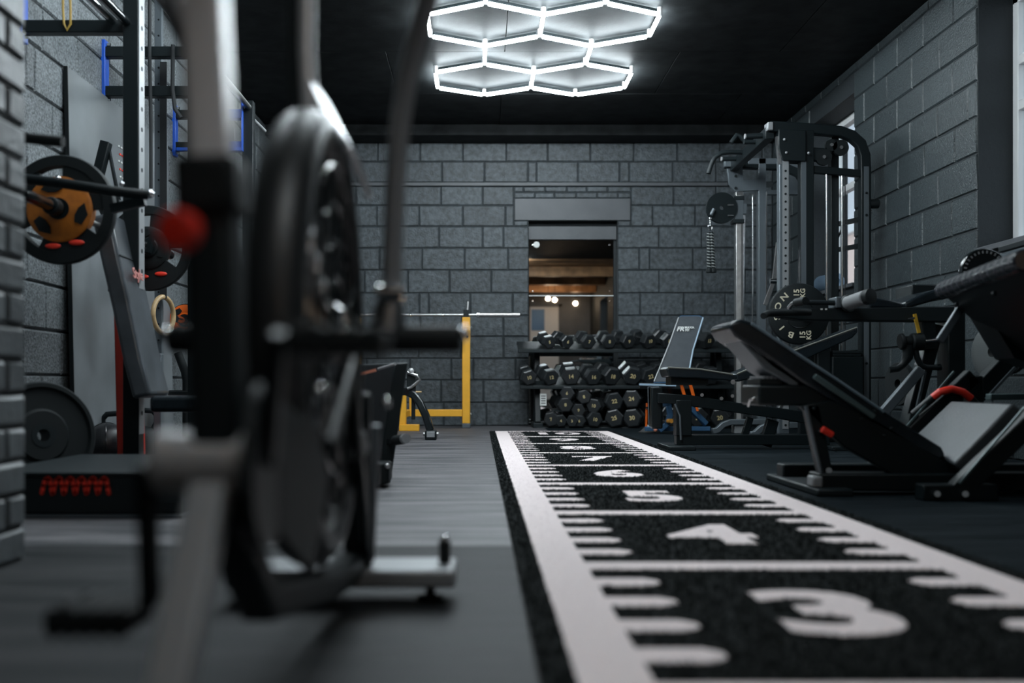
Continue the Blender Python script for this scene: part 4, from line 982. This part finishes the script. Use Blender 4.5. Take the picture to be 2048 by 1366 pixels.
G().box(fx(1528), fx(1600), YF-.03, YF+.03, fz(390), fz(381)).o('far_cross_bar', grey_m, cm, bev=.004)
G().box(fx(1560), fx(1598), YF+.0, YF+.04, fz(385), fz(325)).o('far_plate', grey_m, cm, bev=.004)
G().rtube([(2.93,YF,.05), (2.93,YF,2.2), (2.86,YF,2.33), (2.7,YF,2.40), (2.2,YF,2.42)], .078, .075).o('far_bow', black_m, cm, bev=.008)
G().bar((2.93,YN,.09), (2.93,YF,.09), .06, .06).o('lower_tie', black_m, cm, bev=.005)
# front beam with the pull-up handles
fb0, fb1 = Vector((fx(1466),YF,fz(334))), Vector((wx(1540),YN,wz(266)))
G().bar(fb0, fb1, .07, .09).o('front_beam', black_m, cm, bev=.006)
G().box(fx(1445), fx(1470), YF-.08, YF-.03, fz(337), fz(325)).o('beam_shoe', grey_m, cm, bev=.005)
def hb(pts, r=.0185, m=satin_m, nm='pull_up_handle'):
    a = G().tube([Vector(p) for p in pts], r, 12).o(nm, m, cm); return a
hb([at(1536,271,8.0), at(1491,273,8.0)], .021); G().cyl(at(1492,273,8.0), at(1489,273,8.0), .0205).o('grip_cap', alu_m, cm)
hb([at(1524,284,8.25), at(1488,284,8.25)], .018)
hb([at(1492,286,8.4), at(1482,273,8.4), at(1474,270,8.4), at(1462,286,8.4)], .019)
hb([at(1500,305,8.75), at(1460,304,8.75), at(1443,306,8.75), at(1430,315,8.75), at(1423,328,8.75), at(1417,347,8.75)], .020)
hb([at(1490,318,9.0), at(1444,318,9.0)], .019); G().cyl(at(1445,318,9.0), at(1442,318,9.0), .0185).o('grip_cap', alu_m, cm)
for x, y, Y in ((1521,281,8.25), (1508,297,8.7), (1490,314,9.0)): G().bar(at(x,y,Y), at(x+10,y-2,Y), .05, .05).o('handle_socket', grey_m, cm, bev=.004)
# pulley with the rope
pc = at(1443,416,9.25)
G().lathe([(.02,-.018),(.138,-.018),(.125,0),(.138,.018),(.02,.018)], pc, (0,1,0), n=40, closed=True).o('large_pulley', black_m, cm)
for y in (410, 431): G().cyl(at(1456,y,9.22), at(1468,y,9.24), .007).o('pulley_pin', steel_m, cm)
# base
for Y, x0, x1 in ((9.25, 1424, 1532), (8.6, 1500, 1600)):
    p = [at(x0,866,Y), at(x0+10,864,Y), at(x0+22,853,Y), at(x0+36,848,Y), at(x1,847,Y)]; dz = p[0].z-.02
    G().rtube([Vector((q.x,q.y,q.z-dz)) for q in p], .05, .07).o('curved_foot', grey_m, cm, bev=.006)
G().box(fx(1466), fx(1490), YF-.06, YF+.06, .0, .10).o('column_base', lgrey_m, cm, bev=.005)
G().box(wx(1550), wx(1740), YN-.05, YN+.05, .0, .06).o('near_base', black_m, cm, bev=.006)
G().rtube([at(1556,485,8.7), at(1548,560,8.7), at(1530,610,8.7)], .03, .03).o('lat_lever', steel_m, cm)
G().cyl(at(1540,562,8.68), at(1556,562,8.68), .022).o('lever_clamp', chrome_m, cm)
rp = thing('triceps_rope', 'black and white twisted rope attachment hanging from the pulley', 'cable attachment', at(1423,430,9.2))
G().tube([at(1428,418,9.2), at(1422,430,9.2)], .016, 12).o('cable_end', grey_m, rp)
G().sph(at(1420,437,9.2), .016).o('swivel', chrome_m, rp)
G().cyl(at(1420,437,9.2), at(1420,452,9.2), .007).o('swivel_shank', chrome_m, rp)
G().tube([at(1420,455,9.2)+Vector((.018*math.cos(a),0,.024*math.sin(a))) for a in [2*PI*i/16 for i in range(16)]], .004, 6, closed=True).o('carabiner', chrome_m, rp)
for s, (xa_, xb_) in enumerate(((1418,1418.5), (1422.5,1427))):
    a, b = at(xa_,464,9.2), at(xb_,540,9.2)
    st = G().tube([a, b], .0185, 10).o('strand', black_m, rp)
    N = 90; g = G()
    for ph in (0,):
        g.tube([a.lerp(b, i/N)+Vector((.019*math.cos(i*.9+ph), .019*math.sin(i*.9+ph), 0)) for i in range(N+1)], .0023, 6)
    g.o('white_twist', rope_m, st)
    G().cyl(b+Vector((0,0,.012)), b-Vector((0,0,.025)), .027).o('rubber_stop', rubber_m, rp, bev=.006)
rl = thing('foam_roller', 'pale blue foam roller lying on the far window sill', 'foam roller', (3.16, 9.45, W1[2]+.003))
G().lathe([(.035,0),(.072,0),(.078,.006),(.078,.30),(.072,.306),(.035,.306)], (3.20,9.28,W1[2]+.083), (-.12,1,0), n=30, closed=True).o('roll', mat('pale_blue_foam', (.16,.24,.33), .4), rl)

# bumper plate on the machine
def arc_text(part, body, size, c, rad, a_mid, step, depth=.0015, out=True):
    n = len(body)
    for i, ch in enumerate(body):
        a = a_mid-(i-(n-1)/2)*step
        u = Vector((math.cos(a),0,math.sin(a))); p = c+u*rad
        ey = u; ex = Vector((math.sin(a),0,-math.cos(a))); ez = Vector((0,-1,0))
        M_ = Matrix(((ex.x,ey.x,ez.x,p.x),(ex.y,ey.y,ez.y,p.y),(ex.z,ey.z,ez.z,p.z),(0,0,0,1)))
        put_text(G(), ch, size, depth, M_, bold=.0012, sx=1.25).o('letter', cream_m, part, smooth=0)
c = at(1597,628,7.72)
bp = thing('bumper_plate', 'black 15 KG plate with cream BISON lettering on the cable machine', 'weight plate', c)
r = .229; th = .05
G().lathe([(.027,-th/2),(r*.42,-th/2),(r*.45,-th*.44),(r*.96,-th*.44),(r*.985,-th*.36),(r,-th*.2),(r,th*.2),(r*.985,th*.36),(r*.96,th*.44),(.027,th/2)], c, (0,1,0), n=72, closed=True).o('tyre', rubber_m, bp)
G().lathe([(.0,-th*.53),(.055,-th*.53),(.055,th*.5),(.0,th*.5)], c, (0,1,0), n=30).o('hub', satin_m, bp)
G().tube([c+Vector((.105*math.cos(math.radians(a)),-th/2-.001,.105*math.sin(math.radians(a)))) for a in range(0,360,10)], .003, 6, closed=True).o('inner_rim', gloss_m, bp)
cf = c+Vector((0,-th*.44-.001,0))
arc_text(bp, 'BISON', .062, cf, .166, math.radians(190), math.radians(29))
for dx, dz in ((.0,.155), (.045,-.158)):
    p = cf+Vector((dx,0,dz)); M_ = Matrix(((0,-1,0,p.x),(0,0,-1,p.y),(1,0,0,p.z),(0,0,0,1)))
    put_text(G(), '15', .058, .0015, M_ @ Matrix.Translation((0,.020,0)), bold=.0014).o('weight_number', cream_m, bp, smooth=0)
    put_text(G(), 'KG', .050, .0015, M_ @ Matrix.Translation((0,-.026,0)), bold=.0012).o('weight_unit', cream_m, bp, smooth=0)
G().cyl((c.x,7.60,c.z), (c.x,YN,c.z), .0255).o('loading_horn', gloss_m, cm)
G().bar((wx(1566),YN,c.z), (wx(1612),YN,c.z), .05, .06).o('horn_bar', black_m, cm, bev=.004)

# ------------------------------------------------------------------ lying leg-curl machine
LY = 5.5
lc = thing('leg_curl_machine', 'black leg-curl machine with padded bench in front of right wall', 'leg curl machine', (2.1, 5.7, 0))
q = lambda x, y, Y=LY: at(x, y, Y)
G().prism([q(1545,617), q(1670,616), q(1910,612), q(1910,644), q(1600,640), q(1560,634)], (0,.10,0)).o('main_beam', satin_m, lc, bev=.006)
G().tube([q(1527,632,5.35), q(1536,627,5.4), q(1560,626,5.42), q(1622,625,5.42)], [.017,.018,.018,.016], 12).o('lower_handle', rubber_m, lc)
hd = G().tube([q(1578,616,5.45), q(1584,608,5.4), q(1594,603,5.36), q(1610,601,5.3)], .011, 10).o('curved_handle', steel_m, lc)
G().cyl(q(1592,605,5.36), q(1612,601,5.25), .021).o('handle_grip', rubber_m, hd, bev=.003)
G().cyl(q(1612,605), q(1674,606), .014).o('handle_rod', satin_m, lc)
for x in (1643, 1652): G().box(q(x-2,0).x, q(x+2,0).x, LY-.004, LY, q(0,620).z, q(0,617).z).o('decal_dash', silver_m, lc)
G().box(q(1669,0).x, q(1692,0).x, LY-.02, LY+.10, q(0,616).z, q(0,594).z).o('clamp_block', grey_m, lc, bev=.006)
rr = G().cyl(q(1697,606,5.45), q(1733,594,5.18), .037, n=26).o('foam_roller', mat('grey_foam', (.16,.165,.17), .6), lc, bev=.006)
G().lathe([(.0,0),(.040,0),(.040,.03),(.0,.034)], q(1733,594,5.18), (.5,-1,.05), n=26).o('roller_cap', rubber_m, rr)
G().lathe([(.0,0),(.046,0),(.046,.02),(.0,.02)], q(1694,607,5.48), (.5,-1,.05), n=26).o('roller_flange', rubber_m, rr)
g = G(); g.prism([q(1738,597), q(1752,595), q(1775,598), q(1806,605), q(1808,618), q(1740,616)], (0,.36,0)); g.o('front_pad', vinyl_m, lc, bev=.012, seg=3)
g = G(); g.prism([q(1809,605), q(1840,590), q(1868,580), q(1892,574), q(1894,594), q(1860,604), q(1811,618)], (0,.36,0)); g.o('rear_pad', vinyl_m, lc, bev=.012, seg=3)
G().box(q(1818,0,5.9).x, q(1885,0,5.9).x, 5.86, 6.1, q(0,600,5.9).z, q(0,570,5.9).z).o('rear_block', black_m, lc, bev=.008)
G().bar(q(1829,628,5.48), q(1838,666,5.48), .016, .012, up=(0,1,0)).o('yellow_scale', mat('yellow_scale', (.62,.36,.03), .45), lc)
G().cyl(q(1815,638,5.46), q(1829,636,5.46), .006).o('scale_pin', chrome_m, lc)
G().bar(q(1850,632,5.55), q(1856,700,5.55), .07, .08, up=(0,1,0)).o('pivot_post', black_m, lc, bev=.005)
ax = G().cyl(q(1838,683,5.5), q(1888,678,5.45), .010).o('axle', chrome_m, lc)
for x0, x1, r in ((1799,1808,.044), (1808,1824,.030), (1822,1846,.046)):
    G().cyl(q(x0,684,5.5), q(x1,683,5.5), r, n=26).o('axle_hub', rubber_m, lc, bev=.008)
G().tube([q(1816,690), q(1815,715), q(1806,730), q(1795,738), q(1778,740)], [.03,.028,.018,.017,.017], 12).o('v_handle', satin_m, lc)
G().tube([q(1830,694), q(1834,715), q(1842,731), q(1853,735), q(1876,735)], .016, 12).o('v_handle', satin_m, lc)
G().cyl(q(1874,735), q(1881,734), .018).o('handle_end', gloss_m, lc)
G().bar(q(1842,738,5.5), q(1766,826,5.5), .05, .045, up=(0,1,0)).o('front_strut', grey_m, lc, bev=.005)
G().bar(q(1870,650,5.6), q(1800,910,5.6), .07, .09, up=(0,1,0)).o('lever_column', black_m, lc, bev=.006)
g = G().bar(q(1852,735,5.53), q(1826,850,5.53), .012, .02, up=(0,1,0)).o('column_edge', grey_m, lc)
G().box(q(1765,0).x, q(1990,0).x, 5.5, 5.7, .0, .07).o('base_beam', black_m, lc, bev=.006)
G().box(q(1900,0).x, q(1935,0).x, 5.52, 5.66, .0, q(0,620).z).o('rear_column', black_m, lc, bev=.006)
pl = thing('weight_plate', 'grey-edged plate seen edge-on behind the leg-press sled', 'weight plate', q(1985,705,5.2))
G().lathe([(.027,0),(.13,0),(.138,.006),(.138,.034),(.13,.04),(.027,.04)], q(1984,704,5.15), (1,.35,0), n=44, closed=True).o('disc', mat('grey_disc', (.09,.10,.10), .45), pl)
pl = thing('weight_plate', 'small plate with orange hub behind the leg-press sled', 'weight plate', q(2012,704,5.1))
G().lathe([(.027,0),(.048,0),(.052,.02),(.048,.035),(.027,.035)], q(2008,704,5.08), (1,.35,0), n=32, closed=True).o('orange_hub', orange_m, pl)
G().lathe([(.05,.005),(.11,.005),(.11,.03),(.05,.03)], q(2012,704,5.1), (1,.35,0), n=40, closed=True).o('disc', rubber_m, pl)
pl2 = thing('weight_plate', 'thin plate edge behind the V-shaped handles of the leg curl', 'weight plate', q(1790,775,5.9))
G().lathe([(.027,0),(.12,0),(.124,.006),(.124,.03),(.12,.036),(.027,.036)], q(1795,768,5.9), (1,.25,0), n=40, closed=True).o('disc', rubber_m, pl2)

# ------------------------------------------------------------------ leg press in the right foreground
KY = 4.12
lp = thing('leg_press', 'large black leg press machine with red grips beside the turf', 'leg press', (1.9, 4.2, 0))
k = lambda x, y, Y=KY: at(x, y, Y)
g = G(); g.prism([k(1457,652), k(1466,643), k(1482,638), k(1503,644), k(1590,703), k(1680,762), k(1770,822), k(1885,895), k(1893,912), k(1880,924), k(1745,852), k(1600,762), k(1530,712), k(1470,672)], (0,.36,0))
bpd = g.o('back_pad', vinyl_m, lp, bev=.014, seg=3)
G().tube([k(1503,647,KY-.002), k(1590,705,KY-.002), k(1680,764,KY-.002), k(1768,824,KY-.002)], .006, 8).o('pad_piping', mat('blue_grey_edge', (.14,.19,.23), .35), bpd)  # strip coloured blue-grey for the blue light along the pad's upper edge
G().prism([k(1462,662,KY+.03), k(1520,705,KY+.03), k(1545,730,KY+.03), k(1600,765,KY+.03), k(1592,778,KY+.03), k(1530,740,KY+.03), k(1508,712,KY+.03)], (0,.28,0)).o('pad_board', grey_m, lp, bev=.006)
G().bar(k(1628,752,KY-.02), k(1748,834,KY-.02), .02, .022, up=(0,0,1)).o('pad_rail', mat('teal_steel', (.08,.12,.125), .4, metal=.3), lp, bev=.004)
G().box(k(1520,0).x, k(1695,0).x, KY+.02, KY+.30, k(0,812).z, k(0,770).z).o('adjuster_housing', black_m, lp, bev=.010)
nb = G().box(k(1527,0).x, k(1572,0).x, KY+.05, KY+.25, k(0,770).z, k(0,757).z).o('toothed_rack', satin_m, lp, bev=.004)
for i in range(5): G().box(k(1532+8*i,0).x, k(1536+8*i,0).x, KY+.045, KY+.25, k(0,758).z, k(0,752).z).o('tooth', lgrey_m, nb, bev=.002)
G().tube([k(1497,812,4.3), k(1500,800,4.25), k(1506,798,4.2), k(1522,790,4.2)], .006, 8).o('pull_lever', steel_m, lp)
G().prism([k(1600,812), k(1660,800), k(1760,842), k(1880,918), k(1950,960), k(1925,1000), k(1840,985), k(1770,940), k(1690,895), k(1640,850)], (0,.05,0)).o('side_plate', black_m, lp, bev=.006)
for x, y in ((1628,817), (1700,805), (1749,822), (1723,838), (1783,857), (1768,872), (1672,900)): G().sph(k(x,y,KY-.003), .007).o('bolt', satin_m, lp)
lg = G().prism([k(1609,810), k(1640,810), k(1668,956), k(1641,956)], (0,.05,0)).o('front_leg', black_m, lp, bev=.005)
G().tube([k(1612,812,KY-.003), k(1627,880,KY-.003), k(1644,954,KY-.003)], .0085, 8).o('leg_edge', grey_m, lg)
G().cyl(k(1658,941,KY-.006), k(1658,941,KY), .012, n=14).o('leg_bolt', lgrey_m, lg)
G().cyl(k(1643,857,KY-.03), k(1666,871,KY-.03), .0135, n=16).o('red_lock_grip', redgrip_m, lp, bev=.005)
G().cyl(k(1640,862,KY-.03), k(1640,864,KY+.02), .006).o('lock_pin', chrome_m, lp)
G().box(k(1632,0).x, 2.75, KY-.03, KY+.10, .015, .085).o('base_rail', black_m, lp, bev=.008)
G().box(k(1632,0).x, 2.75, KY+.45, KY+.55, .015, .085).o('base_rail', black_m, lp, bev=.008)
ft = G().box(k(1618,0).x, k(1690,0).x, KY-.10, KY+.62, .0, .03).o('front_foot', satin_m, lp, bev=.008)
G().box(k(1618,0).x, k(1640,0).x, KY-.04, KY+.03, .03, .075).o('foot_ear', lgrey_m, ft, bev=.008)
G().box(2.2, 2.3, KY-.2, KY+.65, .0, .03).o('rear_foot', black_m, lp, bev=.008)
for x in (1875, 1931): G().cyl(k(x,988,3.85), k(x,988,3.87), .0115, n=14).o('bolt', lgrey_m, lp)
G().box(k(1840,0,3.9).x, k(1990,0,3.9).x, 3.87, 3.95, .0, k(0,968,3.9).z).o('rail_shoe', black_m, lp, bev=.006)
# seat: tilted grey upholstered board
s = [Vector((1.831,4.0,.130)), Vector((2.061,4.0,.366)), Vector((2.097,4.6,.366)), Vector((1.915,4.6,.190))]
dn = Vector((.035,0,-.035))
st = G().hexa([s[0]+dn, s[1]+dn, s[2]+dn, s[3]+dn, s[0], s[1], s[2], s[3]]).o('seat_pad', greyv_m, lp, bev=.010)
G().bar(s[0]+dn*1.3, s[1]+dn*1.3, .03, .04).o('seat_carrier', black_m, lp)
P = [at(1826,829,4.75), at(1866,795,4.72), at(1880,784,4.7), at(1903,778,4.7), at(1925,784,4.7), at(1942,797,4.7), at(1962,818,4.7)]
G().tube([P[0], P[1]], .018, 12).o('hand_rail', black_m, lp)
G().tube(P[1:6], .0175, 14).o('red_hand_grip', redgrip_m, lp)
G().tube(P[5:], .016, 12).o('hand_rail', black_m, lp)
G().bar(P[0], at(1800,960,4.72), .04, .04, up=(0,1,0)).o('rail_post', black_m, lp)
G().bar(P[6], at(1960,930,4.72), .04, .04, up=(0,1,0)).o('rail_post', black_m, lp)
# inclined rails and sled
for Y, m_ in ((3.9, black_m), (4.75, black_m)):
    a = at(1895,1000,3.9); b = at(2160,748,3.9)
    rl = G().bar(Vector((a.x,Y,a.z)), Vector((b.x,Y,b.z)), .06, .075, up=(0,0,1)).o('sled_rail', m_, lp, bev=.006)
    G().bar(Vector((a.x+.03,Y-.032,a.z+.065)), Vector((b.x-.1,Y-.032,b.z+.02)), .008, .008).o('rail_rod', mat('teal_steel', (.08,.12,.125), .4, metal=.3), rl)
    e = Vector((b.x,Y,b.z)); G().rtube([e, e+Vector((.02,0,-e.z+.02))], .07, .06).o('rear_post', black_m, lp, bev=.006)
G().bar(at(1941,798,4.9), at(2022,716,4.9), .07, .085, up=(0,0,1)).o('guide_rail', black_m, lp, bev=.006)
G().bar(at(1972,798,4.85), at(2030,735,4.85), .012, .012).o('guide_edge', grey_m, lp)
G().bar(at(1976,794,4.6), at(2120,792,4.6), .05, .028).o('side_bar', mat('teal_steel', (.08,.12,.125), .4, metal=.3), lp, bev=.004)
p0, p1 = Vector((2.07,4.62,.857)), Vector((1.845,3.50,.857))
rp_ = G().tube([p0, p1], .040, 28).o('roll_edge', mat('roll_vinyl', (.012,.014,.02), .25, coat=.3), lp, bev=.008)
N = 13; d = (p1-p0).normalized()
for i in range(N):
    t = (i+.5)/N; cc = p0.lerp(p1, t); G().lathe([(.039,-.004),(.0408,-.001),(.0408,.001),(.039,.004)], cc, d, n=28, closed=True).o('roll_rib', mat('rib_vinyl', (.02,.022,.03), .5), rp_)
a0, a1 = p0+Vector((.01,0,-.03)), p1+Vector((.01,0,-.03)); dv = Vector((.58,0,-.50)); n_ = Vector((.03,0,.03))
G().hexa([a0, a1, a1+dv, a0+dv, a0+n_, a1+n_, a1+dv+n_, a0+dv+n_]).o('foot_plate', black_m, lp, bev=.008)
for t in (.13, .62): G().sph(p0.lerp(p1, t)+Vector((.02,0,-.075)), .011).o('plate_bolt', satin_m, lp)
G().bar(at(1923,614,4.6), at(1879,682,4.6), .035, .022, up=(0,1,0)).o('sled_strut', grey_m, lp, bev=.004)
G().hexa([Vector((2.15,4.45,.80)), Vector((2.75,4.45,.80)), Vector((2.75,4.45,.40)), Vector((2.30,4.45,.55)), Vector((2.15,4.62,.80)), Vector((2.75,4.62,.80)), Vector((2.75,4.62,.40)), Vector((2.30,4.62,.55))]).o('sled_side', black_m, lp)
G().bar(at(2000,500,5.3), at(2120,466,5.0), .03, .03).o('sled_bar', satin_m, lp, bev=.004)
G().bar(at(2004,514,5.3), at(2120,484,5.0), .03, .035).o('sled_bar', grey_m, lp, bev=.004)
G().cyl(at(1966,548,4.95), at(1972,560,4.6), .025).o('plate_horn', steel_m, lp)
wp = thing('weight_plate', 'ridged black plate with pale tick marks above the leg-press sled', 'weight plate', at(1966,548,4.9))
c = at(1966,545,4.88)
G().lathe([(.027,-.018),(.108,-.018),(.112,-.010),(.112,.010),(.108,.018),(.027,.018)], c, (0,1,0), n=48, closed=True).o('disc', gloss_m, wp)
for i in range(30):
    a = 2*PI*i/30; u = Vector((math.cos(a),0,math.sin(a))); pp = c+Vector((0,-.020,0))
    G().bar(pp+u*.088, pp+u*.100, .006, .004, up=(0,1,0)).o('tick_mark', lgrey_m, wp)
